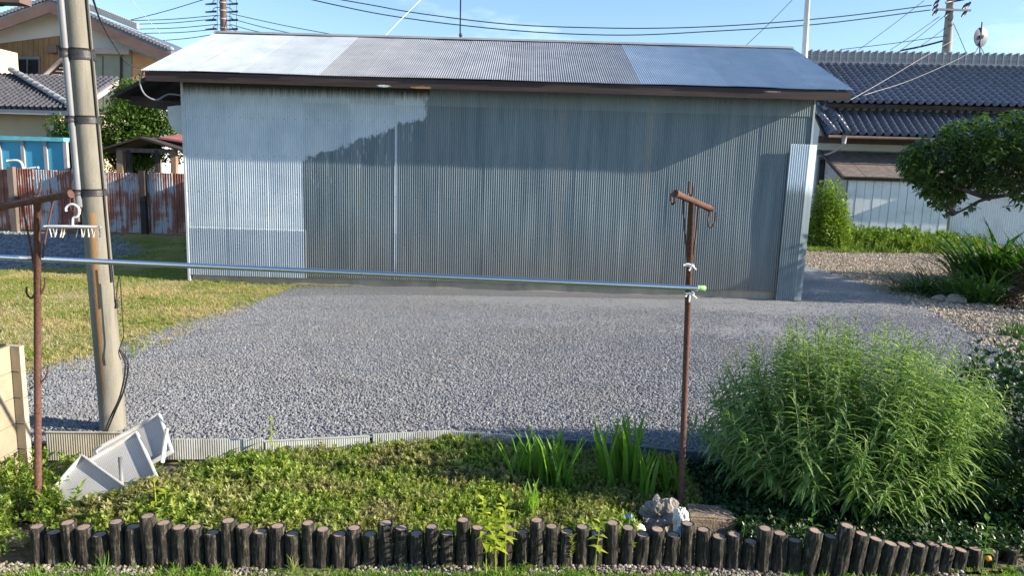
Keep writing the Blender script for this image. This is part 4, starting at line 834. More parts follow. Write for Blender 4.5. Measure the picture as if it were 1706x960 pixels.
for k, (p, q, lab) in enumerate((((278, 714), (270, 756), 'white tube stub at the raised right end of the back tray'), ((200, 762), (203, 806), 'grey tube stub standing in the ground cover right of the middle tray'), ((163, 828), (164, 860), 'short greenish tube stub just behind the log border'))):
    a, b = D(*p, 4.55 - .25 * k), D(*q, 4.5 - .25 * k); o = MB().tube([a, b + Vector((0, 0, -.06))], .0125, 10).build('tube_stub', [M['white'], M['grey'], M['edgetan']][k]); tag(o, lab, 'tube', 'tube stubs by the trays')

# rock, rag, pots, concrete block by the right post
def lumpy(name, c, sz, m, sub=3, amp=.25, seed=1, lab=None, cat=None, parent=None):
    import bmesh
    from mathutils import noise
    bm = bmesh.new(); bmesh.ops.create_icosphere(bm, subdivisions=sub, radius=1)
    for v in bm.verts:
        n = v.co.copy(); f = 1 + amp * noise.noise(n * 1.6 + Vector((seed * 7.1, 0, 0))) + amp * .5 * noise.noise(n * 4 + Vector((0, seed * 3.3, 0))) + amp * .25 * noise.noise(n * 9)
        v.co = Vector((n.x * sz[0], n.y * sz[1], n.z * sz[2])) * f
    me = bpy.data.meshes.new(name); bm.to_mesh(me); bm.free(); me.materials.append(m); o = link(name, me, parent, c)
    if lab: tag(o, lab, cat)
    return o
q = G(1102, 888, -.10); lumpy('rock', (q.x, q.y + .05, -.03), (.105, .09, .11), M['rock'], 4, .75, 2, 'rough grey brown rock left of the right laundry post', 'rock')
q = G(1130, 880, -.05); rag = lumpy('rag', (q.x - .005, q.y - .06, .02), (.045, .035, .085), M['cloth'], 4, .42, 5, 'crumpled off-white rag bundled between the rock and the post', 'rag')
o = lumpy('plastic_bag', (q.x + .02, q.y - .10, -.03), (.045, .03, .05), M['bluepl'], 3, .5, 8, 'crumpled blue plastic bag under the off-white rag', 'bag')
q = G(1062, 900, -.10); lumpy('white_pot', (q.x, q.y, -.04), (.045, .035, .04), M['cloth'], 3, .2, 9, 'small white plastic pot half hidden behind the logs', 'pot')
q = G(1046, 885, -.06); o = MB().tube([(q.x - .045, q.y + .02, -.0), (q.x + .02, q.y, .02)], [.026, .022], 16).build('blue_pot', M['bluepl']); tag(o, 'small blue cup lying on its side left of the rock', 'cup')
cb = root('concrete_block', 'rough tan concrete block beside the right laundry post', 'block')
p = [G(1148, 900, -.12), G(1236, 900, -.12), G(1218, 868, -.12), G(1140, 868, -.12)]; tz = .03; P_ = [D(1148, 862, p[0].y), D(1232, 868, p[1].y), D(1212, 843, p[2].y), D(1140, 838, p[3].y)]
import bmesh
def rough_hexa(pts, name, m, parent, amp=.008):
    me = bpy.data.meshes.new(name); b = MB().hexa(pts); me.from_pydata(b.v, [], b.f); bm = bmesh.new(); bm.from_mesh(me)
    bmesh.ops.bevel(bm, geom=bm.edges[:], offset=.012, segments=2, affect='EDGES'); bmesh.ops.subdivide_edges(bm, edges=bm.edges[:], cuts=4, use_grid_fill=True)
    from mathutils import noise
    for v in bm.verts: v.co += noise.noise_vector(v.co * 22) * amp
    bm.to_mesh(me); bm.free(); me.materials.append(m); return link(name, me, parent)
rough_hexa(p + P_, 'block_body', M['slab'], cb)
q = G(30, 905, LOW); lumpy('flat_stone', (q.x - .03, q.y, LOW + .02), (.12, .07, .05), M['slab'], 3, .2, 12, 'flat tan stone lying left of the first log', 'stone')
for k, (px, py, s, lab) in enumerate(((1592, 503, .13, 'rounded grey rock at the foot of the strap-leaved plants'), (1565, 500, .10, 'low brown rock just left of the rounded grey rock'), (222, 858, .035, None))):
    if lab: q = G(px, py + 3); lumpy('rock', (q.x, q.y, s * .4), (s * 1.3, s, s * .8), M['rock'], 3, .3, 20 + k, lab, 'rock')

# ------------------------------------------------------------------ log border
LOGS = [(62, 877), (88, 887), (115, 869), (141, 877), (166, 890), (194, 869), (221, 878), (247, 859), (273, 871), (299, 878), (326, 878), (354, 887), (381, 867), (407, 875), (434, 885), (462, 877), (488, 888), (514, 871), (539, 881), (566, 889), (590, 880), (617, 888), (643, 870), (669, 879), (694, 888), (720, 877), (745, 888), (772, 867), (797, 877), (821, 889), (845, 878), (870, 887), (895, 867), (920, 877), (945, 886), (971, 878), (995, 887), (1021, 870), (1047, 878), (1071, 889), (1096, 881), (1121, 890), (1147, 873), (1173, 883), (1198, 893), (1224, 890), (1250, 901), (1275, 879), (1301, 889), (1325, 901), (1358, 882), (1384, 893), (1411, 874), (1436, 888), (1461, 898), (1485, 905), (1508, 908), (1532, 907), (1556, 907), (1579, 909), (1602, 916), (1626, 914), (1650, 916), (1686, 914)]
def log_row_y(x): return float(np.interp(x, [-2.5, -1.9, -1.1, -.1, .86, 1.3, 1.8, 2.15, 2.7, 3.2], [3.62, 3.63, 3.68, 3.74, 3.80, 3.78, 3.74, 3.74, 3.88, 4.0]))
marks = [(63, 'the left laundry post'), (200, 'the white trays'), (265, 'the twin yellow seedlings'), (440, None), (825, 'the tall yellow green plant'), (992, 'the small yellow plant by the logs'), (1100, 'the rough rock'), (1134, 'the right laundry post'), (1190, 'the concrete block'), (1358, 'the green seedling on the logs'), (1636, 'the seedling with an orange flower')]
LV = [bpy.data.meshes.new('bark') for _ in range(5)]
def log_mesh(me, h, seed):
    r = .0395 * random.uniform(.92, 1.06); n = 32; K = 10; V = []; rr = np.random.default_rng(seed); ph = rr.uniform(0, 6, 6)
    for j in range(K + 1):
        z = h * j / K
        for i in range(n):
            a = 2 * pi * i / n; bump = 1 + .04 * sin(5 * a + ph[0] + z * 11) + .045 * sin(11 * a + ph[1] - z * 9 + sin(z * 30 + ph[2])) + rr.uniform(-.03, .03); V.append((cos(a) * r * bump, sin(a) * r * bump, z))
    for i in range(n): a = 2 * pi * i / n; V.append((cos(a) * r * .86, sin(a) * r * .86, h + .003))
    for i in range(n): a = 2 * pi * i / n; V.append((cos(a) * r * .80, sin(a) * r * .80, h - .001))
    F = [(j * n + i, j * n + (i + 1) % n, (j + 1) * n + (i + 1) % n, (j + 1) * n + i) for j in range(K + 2) for i in range(n)]
    me = fastmesh('bark', V, F, M['bark'], True); return me
def cut_mesh(h):
    n = 20; V = [(0, 0, 0)] + [(cos(2 * pi * i / n) * .0302, sin(2 * pi * i / n) * .0302, 0) for i in range(n)]; return fastmesh('cut_face', V, [(0, 1 + i, 1 + (i + 1) % n) for i in range(n)], M['cut'])
cutm = cut_mesh(0)
words = ['first', 'second', 'third', 'fourth', 'fifth', 'sixth', 'seventh', 'eighth', 'ninth', 'tenth', 'eleventh', 'twelfth', 'thirteenth', 'fourteenth', 'fifteenth', 'sixteenth', 'seventeenth', 'eighteenth', 'nineteenth', 'twentieth']
def ordw(n): return words[n - 1] if n <= 20 else ('twenty ' + words[n - 21] if n < 30 else ('thirtieth' if n == 30 else 'thirty ' + words[n - 31]))
NL = len(LOGS); lms = [(i, min(range(NL), key=lambda k: abs(LOGS[k][0] - mx_))) for i, (mx_, nm) in enumerate(marks) if nm]
for i, (px, py) in enumerate(LOGS):
    # find the point where the line of sight meets the row
    y = 3.7
    for _ in range(6): p = D(px, py + 4, y); y = log_row_y(p.x)
    p = D(px, py + 1, y); h = p.z - LOW + .03; lean = 0.0
    if px > 1340 and px < 1620: lean = radians(5 + random.uniform(-1.5, 2.5))
    else: lean = radians(random.uniform(-1.5, 1.5))
    t = root('border_log', '', 'log', (p.x - sin(lean) * h, y, LOW - .03), 0, 'imitation logs of the low bed border'); t.rotation_euler = (radians(random.uniform(-2, 2)), lean, random.uniform(0, 6.28) * 0)
    link('bark', log_mesh(None, h, i), t, rot=(0, 0, random.uniform(0, 6.28))); link('cut_face', cutm, t, (0, 0, h - .0005), (0, 0, random.uniform(0, 6.28)))
    nb = [LOGS[k][1] for k in (i - 1, i + 1) if 0 <= k < NL]; size = 'tall' if all(py < v - 3 for v in nb) else ('short' if all(py > v + 3 for v in nb) else 'middling')
    if i < 32: pos = '%s from the left end of the border' % ordw(i + 1)
    else: pos = '%s from the right end of the border' % ordw(NL - i)
    near = min(lms, key=lambda q_: abs(q_[1] - i)); nm = marks[near[0]][1]
    if abs(near[1] - i) <= 1: pos += ', by ' + nm
    t['label'] = ' '.join(('%s log, %s' % (size, pos)).split()[:16])

# ------------------------------------------------------------------ bed planting
bed = [(-2.55, 3.72), (-1.0, 3.76), (.9, 3.86), (1.9, 3.80), (3.0, 3.98), (4.4, 4.2), (4.4, 4.9), (2.6, 5.0), (1.46, 5.04), (.47, 5.26), (-.41, 5.28), (-1.01, 5.2), (-1.9, 4.98), (-2.0, 4.7), (-2.25, 4.35), (-2.5, 4.1)]
under = None
SP = [sprig_mesh('sprig', M['cover'], 40, .36, .20) for _ in range(5)]
P = polypts(bed, 3000, .03); fy = np.clip((P[:, 1] - 3.8) / 1.3, 0, 1); hgt = (.13 - .02 * fy) * (.55 + .65 * vnoise(P, 2.0, 31) + .35 * vnoise(P, 6, 32))
hgt *= 1 - .4 * (P[:, 0] > 1.2); hgt += .09 * np.exp(-((P[:, 0] + 1.95) ** 2 / .14 + (P[:, 1] - 4.05) ** 2 / .05)) + .11 * np.exp(-((P[:, 0] + 1.66) ** 2 / .06 + (P[:, 1] - 4.52) ** 2 / .03))
keep = ~((P[:, 0] > .74) & (P[:, 0] < 1.38) & (P[:, 1] < 4.30)); P, hgt = P[keep], hgt[keep]
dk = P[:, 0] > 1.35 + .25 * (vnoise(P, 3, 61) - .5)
SD = [sprig_mesh('sprig', M['hedge'], 30, .5, .26) for _ in range(4)]  # dark leaf colour that also carries the shade beneath the shrub
scatter('ground_cover', np.c_[P[dk], np.full(dk.sum(), LOW)], hgt[dk] * RNG.uniform(.9, 1.6, dk.sum()), SD, tilt=.5, label='dark leafy ground cover under the big shrub, shade painted into its leaves', cat='ground cover')
P, hgt = P[~dk], hgt[~dk]
scatter('ground_cover', np.c_[P, np.full(len(P), LOW)], hgt * RNG.uniform(.75, 1.15, len(P)), SP, tilt=.55, label='dense low ground cover filling the bed behind the logs', cat='ground cover')
# weedy patch left of the trays
SW2 = [sprig_mesh('sprig', M['weed'], 34, .36, .20) for _ in range(4)]
P = polypts([(-3.4, 3.5), (-2.62, 3.6), (-2.5, 4.0), (-2.75, 4.6), (-3.3, 4.6)], 420, .03)
scatter('weeds', np.c_[P, np.full(len(P), LOW)], RNG.uniform(.10, .24, len(P)), SW2, tilt=.4, label='leafy weeds at the left edge below the block wall', cat='weeds')
P = polypts([(-3.1, 4.5), (-1.9, 4.5), (-1.9, 4.85), (-3.1, 4.85)], 260); scatter('weeds', np.c_[P, np.full(len(P), LOW)], RNG.uniform(.05, .14, len(P)), SW2, tilt=.5, label='sparse weeds in the shade in front of the tan edging board', cat='weeds')
for k in range(2):
    p = G((12, 34)[k], (845, 800)[k], .02)
    if k < 5: o = lumpy('pink_flower', p, (.008, .008, .007), M['pinkflower'], 1, .2, k); tag(o, ['lower tiny pink flower at the very left edge above the flat stone', 'upper tiny pink flower in the weeds below the block wall'][k], 'flower')

def iris(px0, px1, pyb, pyt, n, lab, seed):
    global RNG; RNG = np.random.default_rng(seed); pc = G((px0 + px1) / 2, pyb, -.06); t = root('iris_plant', lab, 'iris plant', (pc.x, pc.y, LOW), 0, 'iris plants in the bed'); half = abs(G(px1, pyb).x - G(px0, pyb).x) / 2
    htop = D((px0 + px1) / 2, pyt, pc.y).z - LOW
    pos = np.stack([RNG.uniform(-half, half, n) * .75, RNG.uniform(-.10, .10, n), np.zeros(n)], 1); d = np.stack([pos[:, 0] * .7 + RNG.normal(0, .075, n), RNG.uniform(-.16, .12, n), np.ones(n)], 1)
    sz = htop * RNG.uniform(.7, 1.16, n); leafobjs('leaf', pos, d, sz, tpl_strip(.105, 7, .26, .25, .5), M['iris'], t, RNG.uniform(-1.2, 1.2, n) + pi * (RNG.random(n) < .5))
iris(846, 882, 800, 722, 18, 'narrow iris clump at the left end of the iris row', 101)
iris(886, 952, 806, 712, 30, 'broad sunlit iris clump behind the tall yellow plant', 102)
iris(960, 970, 770, 722, 4, 'thin iris shoot standing between the two broad iris clumps', 103)
iris(992, 1072, 806, 698, 40, 'tallest and broadest iris clump, left of the right laundry post', 104)
iris(1060, 1085, 826, 742, 12, 'narrow iris clump just left of the right laundry post', 105)
iris(1100, 1128, 818, 745, 13, 'shaded iris clump close behind the right laundry post', 106)
iris(866, 900, 850, 790, 10, 'short pale iris clump low in front of the others', 107)
RNG = np.random.default_rng(55)
def seedling(px, pyb, pyt, lab, m, n=16, leafs=.05, z0=LOW, spread=1.0, y=None, stems=1, flower=None):
    b = G(px, pyb, z0) if y is None else Vector((D(px, pyb, y).x, y, z0)); t = root('seedling', lab, 'seedling', b, 0, 'young self-sown plants along the bed'); h = D(px, pyt, b.y).z - z0
    for s in range(stems):
        ox = (s - (stems - 1) / 2) * .05; hh = h * (1 - .2 * (s % 2)); bend = random.uniform(-.03, .03); st = [Vector((ox + bend * (k / 5) ** 2, .01 * s, hh * k / 5)) for k in range(6)]
        MB().tube(st, [.004, .0038, .0034, .003, .0025, .0015], 6).build('stem', m, t)
        tt = np.linspace(.42, 1, n); pos = np.array([[ox + bend * q_ * q_, .01 * s, hh * q_] for q_ in tt]); a = np.arange(n) * 2.4 + s; d = np.stack([np.cos(a) * spread, np.sin(a) * spread, .15 + tt ** 4 * 1.2 - .1], 1)
        leafobjs('leaf', pos, d, leafs * (1.15 - .45 * tt) * np.array([random.uniform(.8, 1.2) for _ in tt]), tpl_leaf(.52, .16, .3), m, t)
    if flower: lumpy('flower', (-.01, -.05, h * .42), (.016, .016, .014), M['orangeflower'], 2, .3, 3, parent=t)
seedling(826, 945, 834, 'tall yellow green plant growing in front of the log border', M['yellow'], 24, .075, y=3.60, stems=3)
seedling(992, 935, 862, 'small yellow green plant in front of the logs right of the tall one', M['yellow'], 12, .065, y=3.66)
seedling(268, 850, 792, 'twin yellow seedlings standing out of the ground cover near the trays', M['yellow'], 9, .075, stems=2, y=3.95)
seedling(453, 760, 697, 'lone yellow seedling at the back of the bed by the gravel', M['yellow'], 8, .065, y=5.0)
seedling(887, 870, 812, 'thin yellow seedling just behind the logs right of the tall one', M['yellow'], 7, .04, y=3.95)
seedling(1636, 950, 866, 'bright green seedling with an orange flower at the far right logs', M['herb'], 13, .075, y=3.75, flower=True)
seedling(1356, 905, 862, 'broad leaved green seedling sprouting behind the leaning logs', M['herb'], 9, .075, y=3.90)
seedling(1237, 895, 862, 'tiny seedling with one orange bud right of the concrete block', M['herb'], 4, .03, y=3.9, flower=True)
gt = link('grass_tuft', tuft_mesh('grass_tuft', M['grassf'], 16, .15, .02, .05, .55), None, D(171, 950, 3.52)); gt.location.z = LOW; tag(gt, 'tall grass tuft in front of the fifth and sixth logs', 'grass tuft')
gt = link('grass_tuft', tuft_mesh('grass_tuft', M['grassf'], 9, .14, .02, .05, .8), None, D(488, 945, 3.6)); gt.location.z = LOW; tag(gt, 'sprawling grass tuft leaning on the logs below the mid bed', 'grass tuft')

# ------------------------------------------------------------------ big sage shrub
def sage():
    rng = np.random.default_rng(77); cx, cy = 2.30, 4.74; t = root('sage_shrub', 'big rounded shrub with long narrow leaves right of the laundry post', 'shrub', (cx, cy, LOW))
    NS = 310; pos = []; dr = []; sz = []; stems = MB()
    for s in range(NS):
        a = rng.uniform(0, 2 * pi); u = sqrt(rng.uniform(0, 1)); rx_, ry_ = 1.10, .74
        b = Vector((cos(a) * u * .38, sin(a) * u * .28, 0)); rr = u * rng.uniform(.9, 1.03)
        tip = Vector((cos(a) * rr * rx_, sin(a) * rr * ry_, (.22 + .98 * max(0, 1 - u ** 2.8) ** .5) * rng.uniform(.86, 1.06)))
        mid = b.lerp(tip, .5) + Vector((cos(a) * u * .16, sin(a) * u * .12, -.04)); tip = tip + Vector(rng.normal(size=3)) * .03; pts = [b * (1 - q) ** 2 + mid * 2 * q * (1 - q) + tip * q * q for q in np.linspace(0, 1, 9)]
        stems.tube(pts, [.005 - .0004 * k for k in range(9)], 5, False)
        n = 21
        for k in range(n):
            q = .30 + .70 * k / (n - 1); p = b * (1 - q) ** 2 + mid * 2 * q * (1 - q) + tip * q * q; ax = (tip - mid).normalized(); 
            side = Vector(rng.normal(size=3)); side = (side - ax * side.dot(ax)).normalized()
            for sgn in (1, -1):
                up_ = .45 + 1.1 * max(0, (q - .85) / .15); d = side * sgn + ax * up_; pos.append(p); dr.append(d); sz.append((.155 if q < .84 else .155 - .62 * (q - .84)) * rng.uniform(.6, 1.15))
    pos = np.array(pos); dr = np.array(dr); sz = np.array(sz); tp = tpl_strip(.145, 5, .62, .3, .5)
    camd = np.linalg.norm(pos + np.array([cx, cy, LOW - EYE]), axis=1); out_ = np.linalg.norm(pos / [1, .75, 1.1], axis=1); order = np.argsort(camd - 1.6 * out_ - 3 * sz)
    near = order[:300]; far = order[300:]
    leafobjs('leaf', pos[near], dr[near], sz[near], tp, sagef, t)
    o = link('foliage', leafmesh('foliage', pos[far], dr[far], sz[far], tp, M['sage']), t); o['kind'] = 'stuff'
    stems.build('stems', simple('sage_stem', (.22, .24, .15), .8), t)
sagef = leafmat('sage_leaf_single', [(.18, .29, .085), (.28, .40, .14)], 0.45, island=False)
sage()

# ------------------------------------------------------------------ bushes, trees, strap-leaved plants
def bush(name, lab, cat, c, rad, n, size, m, seed, tpl=None, shell=.55, stems=True, grp=None, flat=0.0, lump=.25):
    rng = np.random.default_rng(seed); t = root(name, lab, cat, c, 0, grp); u = rng.normal(size=(n, 3)); u /= np.linalg.norm(u, axis=1, keepdims=True); u[:, 2] = np.abs(u[:, 2]) * (1 if flat == 0 else 1)
    K = 16; cs_ = rng.normal(size=(K, 3)); cs_ /= np.linalg.norm(cs_, axis=1, keepdims=True); bumpv = 1 + lump * (np.exp(-((u[:, None] - cs_[None]) ** 2).sum(2) * 6)).max(1) - lump * .6
    r = rng.uniform(shell, 1, n) ** .6 * bumpv * rng.uniform(.94, 1.05, n); pos = u * r[:, None] * np.array(rad); pos[:, 2] = np.maximum(pos[:, 2], .02)
    d = u + rng.normal(size=(n, 3)) * .75; d[:, 2] += .15
    o = link('foliage', leafmesh('foliage', pos, d, size * rng.uniform(.6, 1.2, n), tpl or tpl_leaf(.5, .12, .2), m, rng.uniform(-.6, .6, n)), t); o['kind'] = 'stuff'
    if stems:
        b = MB()
        for k in range(14):
            q = pos[rng.integers(n)] * .85; b.tube([(q[0] * .1, q[1] * .1, 0), (q[0] * .45, q[1] * .45, q[2] * .6), tuple(q)], [.018, .012, .005], 5, False)
        b.build('branches', M['tree_bark'], t)
    return t
q = G(1372, 412); bush('round_bush', 'sunlit round leafy bush against the right end of the shed', 'bush', (q.x, q.y, 0), (.78, .6, 1.85), 12000, .09, M['bush'], 3, lump=.45, shell=.4)
bush('broadleaf_hedge', 'dark broad-leaved hedge at the right edge behind the big shrub', 'hedge', (3.75, 5.15, LOW), (.92, .8, .98), 5200, .075, M['hedge'], 4)
bush('hedge_skirt', 'low dark leafy plants under the right hedge beside the last logs', 'plant', (3.2, 4.35, LOW), (.62, .35, .30), 1500, .055, M['hedge'], 5, stems=False)
bush('front_hedge', 'dark leafy hedge at the right edge just behind the last logs', 'hedge', (3.62, 4.42, LOW), (.62, .42, .86), 3600, .06, M['hedge'], 15)
bush('dark_bush', 'dark purple bush at the right edge behind the strap-leaved plants', 'bush', (8.85, 11.9, 0), (.75, .7, 1.0), 2600, .08, M['darkred'], 6)
def far_tree(name, lab, c, cr, crad, n, size, m, seed, trunk_r=.12):
    t = bush(name, lab, 'tree', c, (1, 1, 1), 10, .01, m, seed, stems=False); bpy.data.objects.remove(t.children[0])
    rng = np.random.default_rng(seed); K = 26; cc = rng.normal(size=(K, 3)); cc /= np.linalg.norm(cc, axis=1, keepdims=True); cc *= rng.uniform(.35, .85, (K, 1)) * np.array(crad); cc += [0, 0, cr]
    k = rng.integers(0, K, n); u = rng.normal(size=(n, 3)); u /= np.linalg.norm(u, axis=1, keepdims=True); pos = cc[k] + u * rng.uniform(.5, 1, (n, 1)) * np.array(crad) * .38 * rng.uniform(.7, 1.2, (K, 1))[k]
    o = link('crown', leafmesh('crown', pos, u + rng.normal(size=(n, 3)) * .7, size * rng.uniform(.6, 1.2, n), tpl_leaf(.5, .12, .2), m, rng.uniform(-.6, .6, n)), t); o['kind'] = 'stuff'
    b = MB(); b.tube([(0, 0, 0), (.1, 0, cr * .5), (0, .05, cr)], [trunk_r, trunk_r * .8, trunk_r * .4], 10)
    for j in range(9): q_ = cc[j]; b.tube([(0, 0, cr * .45), tuple(np.array(q_) * .5 + [0, 0, cr * .3]), tuple(q_)], [trunk_r * .5, trunk_r * .3, trunk_r * .1], 6, False)
    b.build('trunk', M['tree_bark'], t); return t
q = D(205, 205, 24.0); far_tree('evergreen_tree', 'bushy evergreen tree between the near pole and the shed', (q.x, 24.0, 0), q.z - .25, (1.85, 1.3, 1.8), 27000, .13, M['dkbush'], 12)
q = D(112, 215, 23.6); far_tree('small_tree', 'small dark tree beside the cream house wall, left of the evergreen', (q.x, 23.6, 0), q.z - .5, (.8, .7, 1.15), 8000, .11, M['dkbush'], 13, .07)
def persimmon():
    rng = np.random.default_rng(5); bx, by = 9.9, 13.7; t = root('persimmon_tree', 'dark spreading tree with glossy leaves reaching in from the right', 'tree', (bx, by, 0)); br = MB()
    L = lambda px, py, y: D(px, py, y) - Vector((bx, by, 0))
    MB().tube([(0, 0, 0), (-.05, 0, .9), (.05, 0, 1.7), (.2, .1, 2.4)], [.14, .12, .11, .07], 12).build('trunk', M['tree_bark'], t)
    mains = [[Vector((0, 0, 1.6)), L(1725, 308, 13.4), L(1690, 322, 13.1), L(1640, 332, 12.9), L(1612, 346, 12.8), L(1590, 357, 12.8)], [L(1650, 330, 12.95), L(1610, 318, 13.0), L(1560, 300, 13.2)], [Vector((0, 0, 1.7)), L(1700, 280, 13.8), L(1620, 250, 13.6), L(1555, 240, 13.5)], [Vector((.05, 0, 1.8)), L(1700, 250, 14.2), L(1640, 215, 14.2)], [Vector((.1, 0, 2)), Vector((.9, .5, 2.7)), Vector((1.4, 1, 3.0))], [L(1590, 357, 12.8), L(1582, 345, 12.8), L(1577, 335, 12.9)], [Vector((0, 0, 1.7)), Vector((.3, -.9, 2.3)), Vector((-.2, -1.4, 2.6))]]
    for m_ in mains: br.tube(arc(m_, 4), list(np.linspace(.055, .014, (len(m_) - 1) * 4 + 1)), 8, False)
    br.build('branches', M['tree_bark'], t)
    # leaf clusters, their centres given by where foliage hangs
    cl = []
    for _ in range(2600):
        px = rng.uniform(1505, 1900); lo = 352 if px < 1600 else 322; f = (px - 1505) / 200
        top = 262 - 78 * min(1, sqrt(max(0, f)) * 1.05) + 8 * sin(px * .05) + 6 * sin(px * .13); bot = 285 + 65 * min(1, ((px - 1505) / 60)) if px < 1575 else (350 - (px - 1575) * .9 if px < 1612 else 318 + 6 * sin(px * .1) + (12 if px > 1680 else 0))
        py = rng.uniform(top, bot); y = rng.uniform(12.9, 14.9)
        if px > 1640: y = rng.uniform(12.6, 15.4)
        cl.append((L(px, py, y), rng.uniform(0, 6)))
    pos = []; dr = []
    for p, a0 in cl:
        for k in range(6):
            a = a0 + k * 1.05; pos.append(p + Vector(rng.normal(size=3)) * .035); dr.append((cos(a), sin(a), rng.uniform(-.75, .25)))
    for (px, py) in ((1575, 340), (1578, 352), (1600, 348), (1618, 342), (1625, 345), (1608, 352), (1560, 335), (1690, 335), (1700, 340), (1675, 345)):
        for k in range(5): pos.append(L(px, py, 12.8)); dr.append(tuple(rng.normal(size=3) + [0, 0, -.5]))
    br2 = MB(); br2.tube([(-.2, -.5, 2.0), (-.6, -1.4, 2.15), (-1.0, -2.1, 2.1), (-1.35, -2.25, 1.95)], [.03, .02, .012, .006], 6, False); br2.build('branches', M['tree_bark'], t)
    for _ in range(420): pos.append(Vector((-1.0, -2.05, 2.05)) + Vector((rng.normal() * .38, rng.normal() * .13, rng.normal() * .20))); dr.append(tuple(rng.normal(size=3)))
    for _ in range(7000): u_ = rng.normal(size=3); u_ /= np.linalg.norm(u_); q_ = u_ * rng.uniform(.2, 1) ** .4 * np.array([1.9, 1.5, .95]); pos.append(Vector(q_ + [2.3, -1.2, 2.95])); dr.append(tuple(rng.normal(size=3)))
    br3 = MB()
    for k in range(8): a_ = k * .8; br3.tube([(.1, 0, 1.7), (1.2, -.6, 2.3), (2.3 + cos(a_) * 1.3, -1.2 + sin(a_) * 1.0, 2.9)], [.07, .045, .01], 6, False)
    br3.build('branches', M['tree_bark'], t)
    pos = np.array(pos); dr = np.array(dr); n = len(pos); sz = rng.uniform(.09, .16, n); wp = pos + [bx, by, 0]; vis = (wp[:, 0] / wp[:, 1] < .70); order = np.argsort(wp[:, 1] + (~vis) * 5); near, far = order[:280], order[280:]
    tp = tpl_leaf(.5, .14, .25); leafobjs('leaf', pos[near], dr[near], sz[near], tp, M['treef'], t); o = link('crown', leafmesh('crown', pos[far], dr[far], sz[far], tp, M['tree'], rng.uniform(-.5, .5, len(far))), t); o['kind'] = 'stuff'
persimmon()
def strap(lab, px, pyb, h, n, rad, seed, droop=.9, lean=1.3, w=.055):
    rng = np.random.default_rng(seed); b = G(px, pyb); t = root('strap_leaved_plant', lab, 'plant', b, 0, 'strap-leaved plants by the path'); a = rng.uniform(0, 6.28, n); r = rng.uniform(0, rad, n)
    pos = np.stack([np.cos(a) * r, np.sin(a) * r * .6, np.zeros(n)], 1); ln = rng.uniform(.15, lean, n); a2 = a + rng.normal(0, .6, n); d = np.stack([np.cos(a2) * ln, np.sin(a2) * ln, np.ones(n)], 1)
    o = link('foliage', leafmesh('foliage', pos, d, h * rng.uniform(.65, 1.15, n), tpl_strip(w, 7, droop, .2, .5), M['strap']), t); o['kind'] = 'stuff'
strap('arching plant spilling over the path, leftmost of the strap-leaved clumps', 1535, 488, .72, 190, .50, 41, .8, 1.4, .05)
strap('second arching strap-leaved clump just right of the leftmost one', 1585, 495, .72, 150, .45, 42, .9, 1.5, .05)
strap('broad-leaved upright clump above the rounded grey rock', 1635, 505, .80, 110, .45, 43, .5, 1.2, .085)
strap('tallest strap-leaved clump at the back by the right edge', 1640, 470, 1.30, 150, .75, 44, .5, .9, .075)
strap('tall strap-leaved clump touching the right edge of view', 1710, 480, 1.25, 150, .65, 45, .5, .9, .075)
strap('short bright clump at the right edge by the tan gravel', 1690, 560, .30, 60, .22, 46, .4, 1.0, .06)
P = polypts([G(1395, 423), G(1620, 424), G(1650, 398), G(1395, 398)], 70, .1)
P = P[RNG.random(len(P)) < .9]
SW3 = [sprig_mesh('sprig', M['weed'], 44, .55, .20) for _ in range(3)] + [tuft_mesh('tuft', M['weed'], 22, .9, .3, .07, .7)]
scatter('weeds', np.c_[P, np.zeros(len(P))], RNG.uniform(.22, .55, len(P)) * (.45 + .9 * vnoise(P, .9, 21)), SW3, tilt=.3, label='bright weeds growing along the white farmhouse wall', cat='weeds')
P = polypts([G(1340, 418), G(1640, 425), G(1650, 421), G(1340, 413)], 160, .1); scatter('weeds', np.c_[P, np.zeros(len(P))], RNG.uniform(.06, .16, len(P)), [tuft_mesh('tuft', M['weed'], 12, 1, .5, .1, .8)], label='short grass fringe where the weeds meet the tan gravel', cat='grass')
rng = np.random.default_rng(9); n = 420; pp_ = np.stack([rng.uniform(0, 1, n), rng.uniform(0, 1, n)], 1); vp = np.array([tuple(D(1612 + a_ * 50, 342 + b_ * 52, 26.6)) for a_, b_ in pp_]); vp = vp[(vnoise(pp_, 4, 3) > .45)]
o = link('climbing_vine', leafmesh('climbing_vine', vp, rng.normal(size=(len(vp), 3)), np.full(len(vp), .10), tpl_leaf(), M['redvine'])); tag(o, 'sparse reddish vine climbing the white corrugated farmhouse wall', 'vine')

